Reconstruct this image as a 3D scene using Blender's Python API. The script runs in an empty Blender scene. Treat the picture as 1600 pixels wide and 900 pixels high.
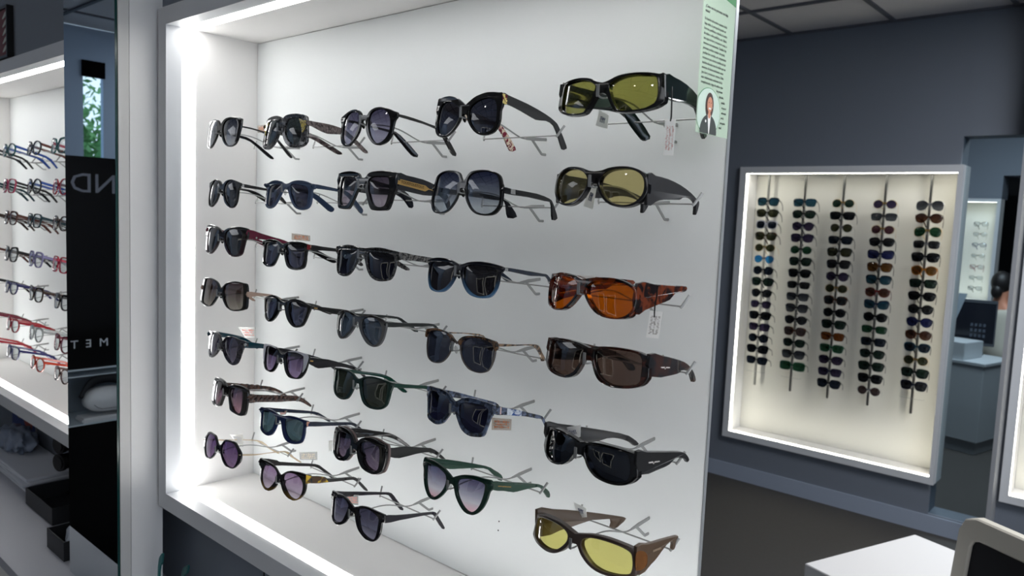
import bpy, bmesh, math, random
from mathutils import Vector, Matrix
from mathutils.geometry import tessellate_polygon
random.seed(7)
S = bpy.context.scene
C = S.collection
PI = math.pi
# ------------------------------------------------------------------ camera
CAMROT = [[0.7464341, -0.0936486, 0.6588369], [0.6641045, 0.0416864, -0.7464767], [0.0424419, 0.9947322, 0.0933086]]
cd = bpy.data.cameras.new('camera'); cam = bpy.data.objects.new('camera', cd); C.objects.link(cam)
cd.sensor_width = 36; cd.lens = 26.9097; cd.clip_start = .02; cd.clip_end = 200
cd.dof.use_dof = True; cd.dof.focus_distance = 1.15; cd.dof.aperture_fstop = 8.0
cam.matrix_world = Matrix(CAMROT).to_4x4()
S.camera = cam
S.view_settings.view_transform = 'Standard'; S.view_settings.look = 'None'
S.view_settings.gamma = 1; S.view_settings.use_curve_mapping = False
S.view_settings.exposure = 0.28
S.cycles.transparent_max_bounces = 24; S.cycles.max_bounces = 8
S.cycles.sample_clamp_indirect = 6
# ------------------------------------------------------------------ world and lights
w = bpy.data.worlds.new('world'); S.world = w; w.use_nodes = True
w.node_tree.nodes['Background'].inputs[0].default_value = (.72, .84, 1, 1)
w.node_tree.nodes['Background'].inputs[1].default_value = 1.8
LED = 11.0          # strip strength
def area(name, loc, rot, sx, sy, power, col):
    l = bpy.data.lights.new(name, 'AREA'); l.shape = 'RECTANGLE'; l.size = sx; l.size_y = sy
    l.energy = power; l.color = col
    o = bpy.data.objects.new(name, l); o.location = loc; o.rotation_euler = rot; C.objects.link(o); return o
area('right_fill', (3.36, .6, .0), (0, math.radians(90), 0), 1.7, 3.0, 13, (.86, .92, 1))  # added fill from the right, brightens the column side
area('far_wall_fill', (.4, 3.0, 1.185), (0, 0, 0), 1.2, 1.2, 56, (.94, .96, 1))  # added fill to lift the far wall, no real fitting
area('inner_room_fill', (-.8, 6.3, 1.185), (0, 0, 0), 1.2, 1.2, 70, (.90, .95, 1))  # added fill to lift the dark second room
area('shop_fill', (2.1, -.8, 1.185), (0, 0, 0), 2.2, 2.2, 30, (.92, .95, 1))  # added overhead fill for the front of the shop
area('left_room_fill', (-4.9, -2.2, 1.185), (0, 0, 0), 2.0, 1.6, 24, (.92, .95, 1))  # added fill for the walls and headset the mirror shows
# ------------------------------------------------------------------ helpers
def link(o, parent=None):
    C.objects.link(o)
    if parent: o.parent = parent
    return o
def tag(o, label=None, cat=None, group=None, kind=None):
    if label: o['label'] = label
    if cat: o['category'] = cat
    if group: o['group'] = group
    if kind: o['kind'] = kind
    return o
def empty(name, loc=(0, 0, 0), rz=0):
    o = bpy.data.objects.new(name, None); o.empty_display_size = .02
    o.location = loc; o.rotation_euler = (0, 0, rz); return link(o)
def mobj(name, me, mat=None, parent=None):
    o = bpy.data.objects.new(name, me)
    if mat and not me.materials: me.materials.append(mat)
    elif mat:
        o.material_slots[0].link = 'OBJECT'; o.material_slots[0].material = mat
    return link(o, parent)
def finish(bm, name, smooth=35):
    bmesh.ops.recalc_face_normals(bm, faces=bm.faces)
    me = bpy.data.meshes.new(name); bm.to_mesh(me); bm.free()
    if smooth:
        for p in me.polygons: p.use_smooth = True
        me.set_sharp_from_angle(angle=math.radians(smooth))
    return me
def cr(pts, n=4, closed=True):
    P = [Vector(p) for p in pts]; N = len(P); out = []
    rng = range(N) if closed else range(N-1)
    for i in rng:
        if closed: a, b, c, d = P[i-1], P[i], P[(i+1) % N], P[(i+2) % N]
        else: a, b, c, d = P[max(i-1, 0)], P[i], P[i+1], P[min(i+2, N-1)]
        for k in range(n):
            t = k/n
            out.append(.5*((2*b)+(c-a)*t+(2*a-5*b+4*c-d)*t*t+(3*b-a-3*c+d)*t**3))
    if not closed: out.append(P[-1].copy())
    return out
def area2(p): return sum(p[i-1][0]*p[i][1]-p[i][0]*p[i-1][1] for i in range(len(p)))/2
def slab(bm, loops, th, fn, ch=.0006):
    """extrude a flat outline (first loop) with holes (others) by th, with a small chamfer; fn maps (u, v, depth) to a point"""
    L = []
    for k, lp in enumerate(loops):
        lp = [Vector((p[0], p[1])) for p in lp]
        if (area2(lp) > 0) != (k == 0): lp.reverse()
        L.append(lp)
    rings = []
    for lp in L:
        n = len(lp); ins = []
        for i in range(n):
            t = (lp[(i+1) % n]-lp[i-1])
            t = t.normalized() if t.length > 1e-9 else Vector((1, 0))
            ins.append(lp[i]-Vector((t.y, -t.x))*ch)
        r = []
        for pts, d in ((ins, 0), (lp, ch), (lp, th-ch), (ins, th)):
            r.append([bm.verts.new(fn(p.x, p.y, d)) for p in pts])
        for a, b in zip(r, r[1:]):
            for i in range(n): bm.faces.new((a[i-1], a[i], b[i], b[i-1]))
        rings.append((ins, r))
    tri = tessellate_polygon([[Vector((p.x, p.y, 0)) for p in ins] for ins, r in rings])
    f0 = [v for ins, r in rings for v in r[0]]; f1 = [v for ins, r in rings for v in r[3]]
    for t in tri:
        for f, o in ((f0, 1), (f1, -1)):
            try: bm.faces.new([f[i] for i in t][::o])
            except ValueError: pass
def box(bm, x0, x1, y0, y1, z0, z1, bev=0):
    g = bmesh.ops.create_cube(bm, size=1)
    for v in g['verts']:
        v.co = Vector(((x0+x1)/2+v.co.x*(x1-x0), (y0+y1)/2+v.co.y*(y1-y0), (z0+z1)/2+v.co.z*(z1-z0)))
    if bev:
        es = list({e for v in g['verts'] for e in v.link_edges})
        bmesh.ops.bevel(bm, geom=es, offset=bev, segments=2, affect='EDGES', clamp_overlap=True)
def boxobj(name, dims, mat, parent=None, bev=0):
    bm = bmesh.new(); box(bm, *dims, bev=bev)
    return mobj(name, finish(bm, name, 35 if bev else 0), mat, parent)
def boxes(name, lst, mat, parent=None, bev=0):
    bm = bmesh.new()
    for d in lst: box(bm, *d, bev=bev)
    return mobj(name, finish(bm, name, 35 if bev else 0), mat, parent)
def struct(o): o['kind'] = 'structure'; return o
def tube(bm, pts, r, seg=8, flat=None):
    pts = [Vector(p) for p in pts]; rings = []
    up = Vector((0, 0, 1)); prev = None
    for i, p in enumerate(pts):
        t = (pts[min(i+1, len(pts)-1)]-pts[max(i-1, 0)]).normalized()
        if prev is None:
            a = t.cross(up)
            if a.length < .1: a = t.cross(Vector((1, 0, 0)))
        else: a = prev-t*prev.dot(t)
        a.normalize(); prev = a.copy(); b = t.cross(a).normalized()
        rr = r[i] if isinstance(r, (list, tuple)) else r
        fa, fb = flat if flat else (1, 1)
        rings.append([bm.verts.new(p+a*math.cos(2*PI*k/seg)*rr*fa+b*math.sin(2*PI*k/seg)*rr*fb) for k in range(seg)])
    for A, B in zip(rings, rings[1:]):
        for k in range(seg): bm.faces.new((A[k-1], A[k], B[k], B[k-1]))
    bm.faces.new(rings[0]); bm.faces.new(rings[-1][::-1])
def tubeobj(name, lst, mat, parent=None, seg=8):
    bm = bmesh.new()
    for a in lst: tube(bm, a[0], a[1], seg, a[2] if len(a) > 2 else None)
    return mobj(name, finish(bm, name, 50), mat, parent)
def blob(bm, c, s, sub=2, rot=None):
    g = bmesh.ops.create_icosphere(bm, subdivisions=sub, radius=1)
    for v in g['verts']:
        q = Vector((v.co.x*s[0], v.co.y*s[1], v.co.z*s[2]))
        if rot: q = rot @ q
        v.co = q+Vector(c)
def textmesh(name, s, size, mat, parent, M, align='CENTER', ext=.0001, spacing=1.0, sx=1.0):
    cu = bpy.data.curves.new(name, 'FONT'); cu.body = s; cu.size = size; cu.align_x = align; cu.align_y = 'CENTER'
    cu.extrude = ext; cu.space_line = spacing; cu.resolution_u = 2
    t = bpy.data.objects.new(name, cu); C.objects.link(t)
    me = bpy.data.meshes.new_from_object(t.evaluated_get(bpy.context.evaluated_depsgraph_get()))
    bpy.data.objects.remove(t); bpy.data.curves.remove(cu)
    me.transform(M @ Matrix.Diagonal((sx, 1, 1, 1)))
    me.name = name; me.materials.clear()
    return mobj(name, me, mat, parent)
# ------------------------------------------------------------------ materials
MC = {}
def nt(name):
    m = bpy.data.materials.new(name); m.use_nodes = True; t = m.node_tree
    return m, t, t.nodes['Principled BSDF'], t.nodes['Material Output']
def lin(c):
    return tuple((x/255/12.92 if x/255 <= .04045 else ((x/255+.055)/1.055)**2.4) for x in c)
def pbr(name, col, rough=.5, metal=0, spec=.5, coat=0, noise=0, scale=20, bump=0):
    if name in MC: return MC[name]
    m, t, b, o = nt(name); c = lin(col)
    b.inputs['Base Color'].default_value = (*c, 1); b.inputs['Roughness'].default_value = rough
    b.inputs['Metallic'].default_value = metal; b.inputs['Specular IOR Level'].default_value = spec
    b.inputs['Coat Weight'].default_value = coat
    if noise or bump:
        tc = t.nodes.new('ShaderNodeTexCoord'); n = t.nodes.new('ShaderNodeTexNoise'); n.inputs['Scale'].default_value = scale
        n.inputs['Detail'].default_value = 5
        t.links.new(tc.outputs['Object'], n.inputs['Vector'])
        if noise:
            r = t.nodes.new('ShaderNodeMix'); r.data_type = 'RGBA'
            r.inputs[6].default_value = (*[x*(1-noise) for x in c], 1); r.inputs[7].default_value = (*[min(1, x*(1+noise)) for x in c], 1)
            t.links.new(n.outputs['Fac'], r.inputs[0]); t.links.new(r.outputs[2], b.inputs['Base Color'])
        if bump:
            bp = t.nodes.new('ShaderNodeBump'); bp.inputs['Strength'].default_value = bump; bp.inputs['Distance'].default_value = .002
            t.links.new(n.outputs['Fac'], bp.inputs['Height']); t.links.new(bp.outputs['Normal'], b.inputs['Normal'])
    MC[name] = m; return m
def emis(name, col, s):
    if name in MC: return MC[name]
    m, t, b, o = nt(name); e = t.nodes.new('ShaderNodeEmission'); e.inputs[0].default_value = (*col, 1); e.inputs[1].default_value = s
    t.links.new(e.outputs[0], o.inputs[0]); MC[name] = m; return m
def acetate(spec):
    """spec: ('solid', rgb) | ('matte', rgb) | ('mix', rgb, rgb, scale, contrast) | ('clear', rgb, alpha) | ('fade', top, bottom, z0, z1)"""
    key = repr(spec)
    if key in MC: return MC[key]
    m, t, b, o = nt('acetate'); k = spec[0]
    b.inputs['Roughness'].default_value = .42 if k == 'matte' else .13
    b.inputs['Specular IOR Level'].default_value = .5
    if k in ('solid', 'matte'): b.inputs['Base Color'].default_value = (*lin(spec[1]), 1)
    tc = t.nodes.new('ShaderNodeTexCoord')
    if k == 'mix':
        n = t.nodes.new('ShaderNodeTexNoise'); n.inputs['Scale'].default_value = spec[3]; n.inputs['Detail'].default_value = 2
        n.inputs['Distortion'].default_value = .8
        t.links.new(tc.outputs['Object'], n.inputs['Vector'])
        r = t.nodes.new('ShaderNodeValToRGB'); cc = spec[4]
        r.color_ramp.elements[0].position = .5-cc; r.color_ramp.elements[1].position = .5+cc
        r.color_ramp.elements[0].color = (*lin(spec[1]), 1); r.color_ramp.elements[1].color = (*lin(spec[2]), 1)
        t.links.new(n.outputs['Fac'], r.inputs[0]); t.links.new(r.outputs[0], b.inputs['Base Color'])
    if k == 'fade':
        sp = t.nodes.new('ShaderNodeSeparateXYZ'); t.links.new(tc.outputs['Object'], sp.inputs[0])
        mr = t.nodes.new('ShaderNodeMapRange'); mr.inputs[1].default_value = spec[3]; mr.inputs[2].default_value = spec[4]
        t.links.new(sp.outputs['Z'], mr.inputs[0])
        r = t.nodes.new('ShaderNodeValToRGB')
        r.color_ramp.elements[0].color = (*lin(spec[2]), 1); r.color_ramp.elements[1].color = (*lin(spec[1]), 1)
        t.links.new(mr.outputs[0], r.inputs[0]); t.links.new(r.outputs[0], b.inputs['Base Color'])
    if k == 'clear':
        b.inputs['Base Color'].default_value = (*lin(spec[1]), 1)
        tr = t.nodes.new('ShaderNodeBsdfTransparent'); tr.inputs[0].default_value = (*[x**.5 for x in lin(spec[1])], 1)
        mx = t.nodes.new('ShaderNodeMixShader'); mx.inputs[0].default_value = spec[2]
        t.links.new(tr.outputs[0], mx.inputs[1]); t.links.new(b.outputs[0], mx.inputs[2]); t.links.new(mx.outputs[0], o.inputs[0])
    MC[key] = m; return m
def lensmat(top, bot, z0=-.03, z1=.015, ior=1.5, mid=None, tint=(1, 1, 1)):
    """tinted see-through lens: colours are what white behind it looks like"""
    key = repr((top, bot, z0, z1, ior, mid, tint))
    if key in MC: return MC[key]
    m, t, b, o = nt('lens'); t.nodes.remove(b)
    tr = t.nodes.new('ShaderNodeBsdfTransparent'); gl = t.nodes.new('ShaderNodeBsdfGlossy'); gl.inputs['Roughness'].default_value = .02
    gl.inputs['Color'].default_value = (*tint, 1)
    lw = t.nodes.new('ShaderNodeLayerWeight'); pw = t.nodes.new('ShaderNodeMath'); pw.operation = 'POWER'; pw.inputs[1].default_value = 4.5
    t.links.new(lw.outputs['Facing'], pw.inputs[0]); ma = t.nodes.new('ShaderNodeMath'); ma.operation = 'MULTIPLY_ADD'; ma.inputs[1].default_value = .93; ma.inputs[2].default_value = .05
    t.links.new(pw.outputs[0], ma.inputs[0]); ge = t.nodes.new('ShaderNodeNewGeometry'); iv = t.nodes.new('ShaderNodeMath'); iv.operation = 'SUBTRACT'; iv.inputs[0].default_value = 1
    t.links.new(ge.outputs['Backfacing'], iv.inputs[1]); fr = t.nodes.new('ShaderNodeMath'); fr.operation = 'MULTIPLY'
    t.links.new(ma.outputs[0], fr.inputs[0]); t.links.new(iv.outputs[0], fr.inputs[1])
    mx = t.nodes.new('ShaderNodeMixShader')
    sq = lambda c: (*[math.sqrt(x) for x in lin(c)], 1)
    if top != bot or mid:
        tc = t.nodes.new('ShaderNodeTexCoord'); sp = t.nodes.new('ShaderNodeSeparateXYZ'); t.links.new(tc.outputs['Object'], sp.inputs[0])
        mr = t.nodes.new('ShaderNodeMapRange'); mr.inputs[1].default_value = z0; mr.inputs[2].default_value = z1
        t.links.new(sp.outputs['Z'], mr.inputs[0]); r = t.nodes.new('ShaderNodeValToRGB')
        r.color_ramp.elements[0].color = sq(bot); r.color_ramp.elements[1].color = sq(top)
        if mid: e = r.color_ramp.elements.new(.3); e.color = sq(mid)
        t.links.new(mr.outputs[0], r.inputs[0]); t.links.new(r.outputs[0], tr.inputs[0])
    else: tr.inputs[0].default_value = sq(top)
    t.links.new(fr.outputs[0], mx.inputs[0]); t.links.new(tr.outputs[0], mx.inputs[1]); t.links.new(gl.outputs[0], mx.inputs[2])
    t.links.new(mx.outputs[0], o.inputs[0]); MC[key] = m; return m
WHITE = pbr('white laminate', (234, 232, 230), .45, spec=.3)
FRAMEM = pbr('shaded white laminate', (206, 208, 211), .45, spec=.3)  # same white laminate, greyed in colour to shade the case fronts
PANEL = pbr('back panel white', (236, 239, 239), .55, spec=.25)
SLATE = pbr('slate wall paint', (112, 119, 130), .7, noise=.04, scale=3)
STRIP = emis('led strip', (1, .995, .98), LED)
STRIPB = emis('led strip warm', (1, .98, .86), LED*.85)
DARKGAP = pbr('dark gap', (24, 25, 28), .8)
STEEL = pbr('brushed steel', (150, 150, 148), .35, 1)
HOOKM = pbr('grey hook metal', (150, 151, 150), .4, .55)
BLACK = pbr('black plastic', (9, 9, 11), .3)
BLACKGL = pbr('black gloss', (4, 4, 7), .08)
GOLD = pbr('gold metal', (196, 160, 100), .3, .9)
ROSE = pbr('rose gold', (200, 150, 130), .35, .6)
SILVER = pbr('silver metal', (200, 200, 200), .25, .9)
PAPER = pbr('paper', (240, 240, 238), .8)
STRIPC = emis('led strip dim', (1, .98, .86), 2.0)
INK = pbr('ink', (40, 42, 48), .8)
# ------------------------------------------------------------------ room shell
K = 1.132                            # far-room scale
ZF, ZT = -1.70, 1.202
FLOORM = pbr('dark carpet floor', (64, 62, 60), .85, noise=.16, scale=60, bump=.3)
CEILM = pbr('ceiling tile', (214, 212, 214), .9, noise=.04, scale=40)
struct(boxobj('floor', (-6.2, 3.6, -3.4, 13.2, ZF-.1, ZF), FLOORM))
struct(boxobj('ceiling', (-6.2, 3.6, -3.4, 13.2, ZT+.012, ZT+.1), CEILM))
bars = [(x-.012, x+.012, -3.4, 4.81, ZT+.002, ZT+.0125) for x in [-5.6+.6*i for i in range(16)]]
bars += [(-6.2, 3.6, y-.012, y+.012, ZT, ZT+.0125) for y in [4.2+.6*i for i in range(-12, 2)]]
struct(boxes('trim_2', bars, pbr('ceiling grid bar', (96, 98, 106), .6)))
Ho = (-.885*K, -.60*K, -1.41*K, .478*K)      # glazed opening built in place of a far-wall mirror x0,x1,z0,z1
YB = 4.247*K
def wallrects(name, y0, y1, xa, xb, za, zb, hole, mat):
    h = hole
    struct(boxes(name, [(xa, h[0], y0, y1, za, zb), (h[1], xb, y0, y1, za, zb), (h[0], h[1], y0, y1, za, h[2]), (h[0], h[1], y0, y1, h[3], zb)], mat))
BN = tuple(v*K for v in (-1.961, -.88, -1.2145, .3026))  # far lit case, inner
def wall_far():
    xs = [-6.2, BN[0]-.03, BN[1]+.0, Ho[0], Ho[1], -.57, .52, 3.6]
    q = [(-6.2, BN[0]-.02, YB, YB+.16, ZF, ZT+.012), (BN[0]-.02, BN[1]+.003, YB, YB+.16, ZF, BN[2]-.02), (BN[0]-.02, BN[1]+.003, YB, YB+.16, BN[3]+.02, ZT+.012),
         (Ho[0]+.008, Ho[1], YB, YB+.16, ZF, Ho[2]), (Ho[0]+.008, Ho[1], YB, YB+.16, Ho[3], ZT+.012),
         (Ho[1], -.62, YB, YB+.16, ZF, ZT+.012), (-.62, .68, YB, YB+.16, ZF, BN[2]-.02), (-.62, .68, YB, YB+.16, BN[3]+.02, ZT+.012), (.68, 3.6, YB, YB+.16, ZF, ZT+.012)]
    struct(boxes('wall_far', q, SLATE))
wall_far()
struct(boxobj('baseboard_far', (-6.0, -.69, YB-.014, YB, ZF, ZF+.098), pbr('grey baseboard', (150, 160, 176), .6)))
struct(boxobj('mirror_stand_in', (Ho[0]+.008, Ho[1], YB+.02, YB+.026, Ho[2], Ho[3]), lensmat((190, 205, 212), (190, 205, 212))))  # see-through pane in place of a mirror, room built behind it
struct(boxes('wall_left', [(-6.05, -6, -3.4, -.945, ZF, ZT), (-6.05, -6, -.81, 13.2, ZF, ZT), (-6.05, -6, -.945, -.81, ZF, -.30), (-6.05, -6, -.945, -.81, .97, ZT)], pbr('pale blue wall', (160, 180, 204), .8)))
struct(boxes('wall_right', [(3.4, 3.6, -3.4, -.95, ZF, ZT), (3.4, 3.6, 2.15, 13.2, ZF, ZT), (3.4, 3.6, -.95, 2.15, ZF, -.9), (3.4, 3.6, -.95, 2.15, .9, ZT)], pbr('pale wall', (170, 172, 176), .8)))
struct(boxobj('wall_back', (-6.2, 3.6, -3.4, -3.2, ZF, ZT), pbr('pale wall', (170, 172, 176), .8)))
struct(boxobj('wall_end', (-6.2, 3.6, 13.2, 13.3, ZF, ZT), SLATE))
struct(boxobj('added_window', (3.42, 3.43, -.95, 2.15, -.9, .9), lensmat((225, 232, 238), (225, 232, 238))))  # unseen window added to go with the right fill
struct(boxobj('window_3', (-6.045, -6.04, -.945, -.81, -.30, .97), lensmat((225, 235, 238), (225, 235, 238))))
# partition that carries the lit cases
YW = .738
XR = .05  # unseen right end, added so its led strip brightens the panel
LN = (-3.40, -1.985)                  # left case inner x
MN = (-1.6155, XR)                    # main case inner x
NZ = (-.632, .3622)
YBK = .93
q = [(-6, XR+.036, YW, 1.0, NZ[1]+.0365, ZT+.012), (-6, LN[0]-.0365, YW, 1.0, -.6685, NZ[1]+.0365), (LN[1]+.0365, MN[0]-.0365, YW, 1.0, -.6685, NZ[1]+.0365),
     (-1.94, XR+.036, .80, 1.0, ZF, -.6685), (-6, -1.94, .8755, .899, ZF, -.6685)]
struct(boxes('wall_partition', q, SLATE))
struct(boxes('trim_1', [(-1.343, -1.340, .7985, .8, ZF, -.6685)], DARKGAP))
def led_case(name, label, x0, x1, z0, z1, yf, ys0, ys1, yi, yb, fw, strip, mats, right=True, group=None, backx=None, gaps=.0012, fwr=None):
    """lit display case: yf face, ys0..ys1 led strip, yb back panel face"""
    r = empty(name, ((x0+x1)/2, yf, z0)); tag(r, label, 'display case', group)
    ox, oy, oz = r.location
    def B(n, lst, m, bev=0):
        return boxes(n, [(a-ox, b-ox, c-oy, d-oy, e-oz, f-oz) for a, b, c, d, e, f in lst], m, r, bev)
    T = fw; T2 = fwr or fw; xe = x1+T2 if right else x1
    g = gaps
    bx = x1 if backx is None else backx
    B('back_panel', [(x0+g, bx-(g if backx is None else 0), yb, yb+.006, z0+g, z1-g)], mats[1])
    B('backing_board', [(x0-T, bx-(0 if backx is None else .02), yb+.0065, yb+.02, z0-T, z1+T)], DARKGAP if right else mats[1])
    B('side_panel', [(x0-T, x0, ys1+g, yb+.006, z0-T, z1+T)], mats[0])
    if right: B('side_panel', [(x1, xe, ys1+g, yb+.006, z0-T, z1+T)], mats[0])
    B('top_panel', [(x0, x1, ys1+g, yb+.006, z1, z1+T)], mats[0])
    B('bottom_panel', [(x0, x1, ys1+g, yb+.006, z0-T, z0)], mats[0])
    fr = [(x0-T, x0, yf, ys0-g, z0-T, z1+T), (x0, x1, yf, ys0-g, z1, z1+T), (x0, x1, yf, ys0-g, z0-T, z0)]
    if right: fr.append((x1, xe, yf, ys0-g, z0-T, z1+T))
    B('frame', fr, FRAMEM)
    ca = [(x0-T, x0-T*.62, ys0-g, ys1+g, z0-T, z1+T), (x0-T*.6, x1, ys0-g, ys1+g, z1+T*.62, z1+T), (x0-T*.6, x1, ys0-g, ys1+g, z0-T, z0-T*.62)]
    if right: ca.append((x1+T2*.62, xe, ys0-g, ys1+g, z0-T, z1+T))
    B('casing', ca, FRAMEM)
    e = -.0010
    B('led_strip', [(x0-T*.6, x0-e, ys0, ys1, z0, z1)], strip)
    B('led_strip', [(x0, x1, ys0, ys1, z1+e, z1+T*.6)], strip)
    B('led_strip', [(x0, x1, ys0, ys1, z0-T*.6, z0-e)], strip)
    if right: B('led_strip', [(x1+e, x1+T2*.6, ys0, ys1, z0, z1)], strip)
    return r
mainc = led_case('display_case', 'large lit white display case on the wall holding rows of dark sunglasses', MN[0], MN[1], NZ[0], NZ[1], .7235, .7585, .785, .785, YBK, .036, STRIP, (WHITE, PANEL), backx=-.462)
edge = boxobj('edge_strip', (-.462-mainc.location.x, -.4605-mainc.location.x, YBK-.0005-mainc.location.y, YBK+.0065-mainc.location.y, 0, NZ[1]-NZ[0]), pbr('edge aluminium', (190, 195, 198), .3, .6), mainc)
bm = bmesh.new()
for (u, v) in ((-.8275, -.5115), (-.8285, -.5275)):
    blob(bm, (u-mainc.location.x, YBK-mainc.location.y, v-mainc.location.z), (.0016, .0008, .0016), 1)
mobj('screw_hole', finish(bm, 'screw_hole'), BLACK, mainc)
led_case('display_case', 'lit white display case of clear eyeglasses left of the mirror column', LN[0], LN[1], NZ[0], NZ[1], .7235, .7585, .785, .785, YBK, .036, STRIP, (WHITE, PANEL))
led_case('display_case', 'lit white case on the far wall with five metal rods of sunglasses', BN[0], BN[1], BN[2], BN[3], 4.217*K, 4.228*K, 4.252*K, 4.25*K, 4.37*K, .042, STRIPB, (WHITE, pbr('far panel', (214, 212, 204), .6)), fwr=.024)
led_case('display_case', 'lit case at the right edge of the picture beyond the glass opening', -.540*K, .54*K, BN[2], BN[3], 4.217*K, 4.228*K, 4.252*K, 4.25*K, 4.37*K, .042, STRIPB, (WHITE, pbr('far panel', (214, 212, 204), .6)))
struct(boxobj('trim_3', (-.688, -.668, 4.66, YB, -1.58, 1.2), pbr('trim grey', (150, 152, 156), .5)))
# mirror column
struct(boxobj('wall_column', (-1.955, -1.664, .6705, YW, -.9, ZT+.01), WHITE))
mc = empty('mirror', (-1.81, .649, -.9)); tag(mc, 'tall narrow frameless mirror on the white column between the two lit cases', 'mirror')
ox = -1.81
boxobj('backing_board', (-1.955-ox, -1.664-ox, -.001, .0205, 0, 1.955), pbr('board edge', (205, 203, 200), .5), mc)
MIR = pbr('mirror silver', (214, 220, 222), .0, 1); 
boxobj('mirror_glass', (-1.955-ox, -1.668-ox, -.005, -.0012, 0, 1.955), MIR, mc)
boxobj('glass_edge', (-1.6678-ox, -1.6665-ox, -.006, -.0012, 0, 1.955), pbr('green glass edge', (20, 60, 58), .2), mc)
# counter below the cases
ct = empty('counter', (-2.6, .7, ZF)); tag(ct, 'white worktop counter below the left lit case', 'counter')
boxes('worktop', [(-2.6, 1.4, -.15, .0975, .775, .8), (-2.6, .655, .0975, .174, .775, .8)], pbr('worktop grey white', (168, 170, 178), .5), ct)
boxobj('cabinet_body', (-2.55, 1.35, -.12, .0975, 0, .7745), WHITE, ct)
# ------------------------------------------------------------------ sunglasses
TILT = math.radians(7); CT, ST = math.cos(TILT), math.sin(TILT)
def fmap(kk, off=0):
    return lambda a, c, d: Vector((a, (kk*a*a+d+off)*CT+c*ST, c*CT-(kk*a*a+d+off)*ST))
def front_mesh(outer, lens, kk, th, name='frame', n=4, ch=.0006):
    half = [Vector(p) for p in outer]; half[0].x = 0; half[-1].x = 0
    h = cr(half, n, False)
    full = h+[Vector((-p.x, p.y)) for p in h[1:-1][::-1]]
    l = cr([Vector(p) for p in lens], n)
    l2 = [Vector((-p.x, p.y)) for p in l]
    bm = bmesh.new(); slab(bm, [full, l, l2], th, fmap(kk), ch)
    return finish(bm, name, 40)
def lens_mesh(lens, kk, side, name='lens', n=4, off=.0012, th=.0014, bulge=.0025, grow=1.03):
    l = cr([Vector(p) for p in lens], n); c = sum(l, Vector((0, 0)))/len(l)
    bm = bmesh.new(); f = fmap(kk, off); prev = None
    sc = [grow, .85, .65, .45, .25]
    for d, base in ((0, 1), (th, -1)):
        rings = []
        for s in sc:
            rings.append([bm.verts.new(f(side*(c.x+(p.x-c.x)*s), c.y+(p.y-c.y)*s, d-bulge*(1-s*s/grow**2))) for p in l])
        m = bm.verts.new(f(side*c.x, c.y, d-bulge))
        for A, B in zip(rings, rings[1:]):
            for i in range(len(l)): bm.faces.new((A[i-1], A[i], B[i], B[i-1]))
        for i in range(len(l)): bm.faces.new((rings[-1][i-1], rings[-1][i], m))
        if prev:
            for i in range(len(l)): bm.faces.new((prev[i-1], prev[i], rings[0][i], rings[0][i-1]))
        prev = rings[0]
    return finish(bm, name, 40)
def temple_mesh(prof, hw, side, th=.0035, name='temple', n=2, inward=.06, lean=0):
    p = cr([Vector(q) for q in prof], n); y0 = min(q[0] for q in prof); yr = max(q[0] for q in prof)-y0
    bm = bmesh.new()
    slab(bm, [p], th, lambda y, z, d: Vector((side*(hw-.0005-d-max(0, y-.06)*inward-lean*max(0, (y-y0)/yr)**1.4), y, z)), .0006)
    return finish(bm, name, 40)
def pads_mesh(kk, side, bw, name='nose_pad'):
    bm = bmesh.new(); blob(bm, (side*bw, .006, -.011), (.0016, .0035, .006), 2, Matrix.Rotation(side*.25, 3, 'Y'))
    return finish(bm, name, 60)
def hook(loc, label, rz=0, left=.071, dz=0):
    """grey wire hook on the back panel: stem to the nose, cross bar under the temples, forked foot in the panel"""
    r = empty('display_hook', loc, rz); tag(r, label, 'hook', 'wire hooks of the lit case')
    yb = .1795
    bm = bmesh.new()
    tube(bm, cr([(0, -.0065, -.010), (0, .004, -.0115), (0, .03, -.008), (0, .07, -.0105), (0, .115, -.0245), (0, .135, -.026)], 5, False), .0011, 6)
    tube(bm, [(0, .132, -.026), (0, .15, -.0245), (0, yb, -.0225)], [.0014, .0026, .0022], 6, (.6, 1.2))
    tube(bm, [(0, .146, -.026), (0, .168, -.044), (0, .170, -.0455), (0, yb, -.0455)], [.002, .002, .002, .002], 6, (.7, 1.1))
    mobj('stem', finish(bm, 'stem', 50), HOOKM, r)
    bm = bmesh.new()
    tube(bm, [(-left, .115, -.0255), (left, .115, -.0255)], .0011, 6)
    mobj('cross_bar', finish(bm, 'cross_bar', 50), HOOKM, r)
    for s in (-1, 1):
        bm = bmesh.new(); tube(bm, [(s*left, .1145, -.0275), (s*(left+.002), .116, -.0245), (s*(left+.007), .124, -.011)], .0015, 6, (1, 1.3))
        mobj('end_peg', finish(bm, 'end_peg', 50), HOOKM, r)
    bm = bmesh.new(); box(bm, -.0022, .0022, -.008, -.0066, -.0115, .003, .0005)
    mobj('nose_tab', finish(bm, 'nose_tab', 35), HOOKM, r)
    return r
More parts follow.
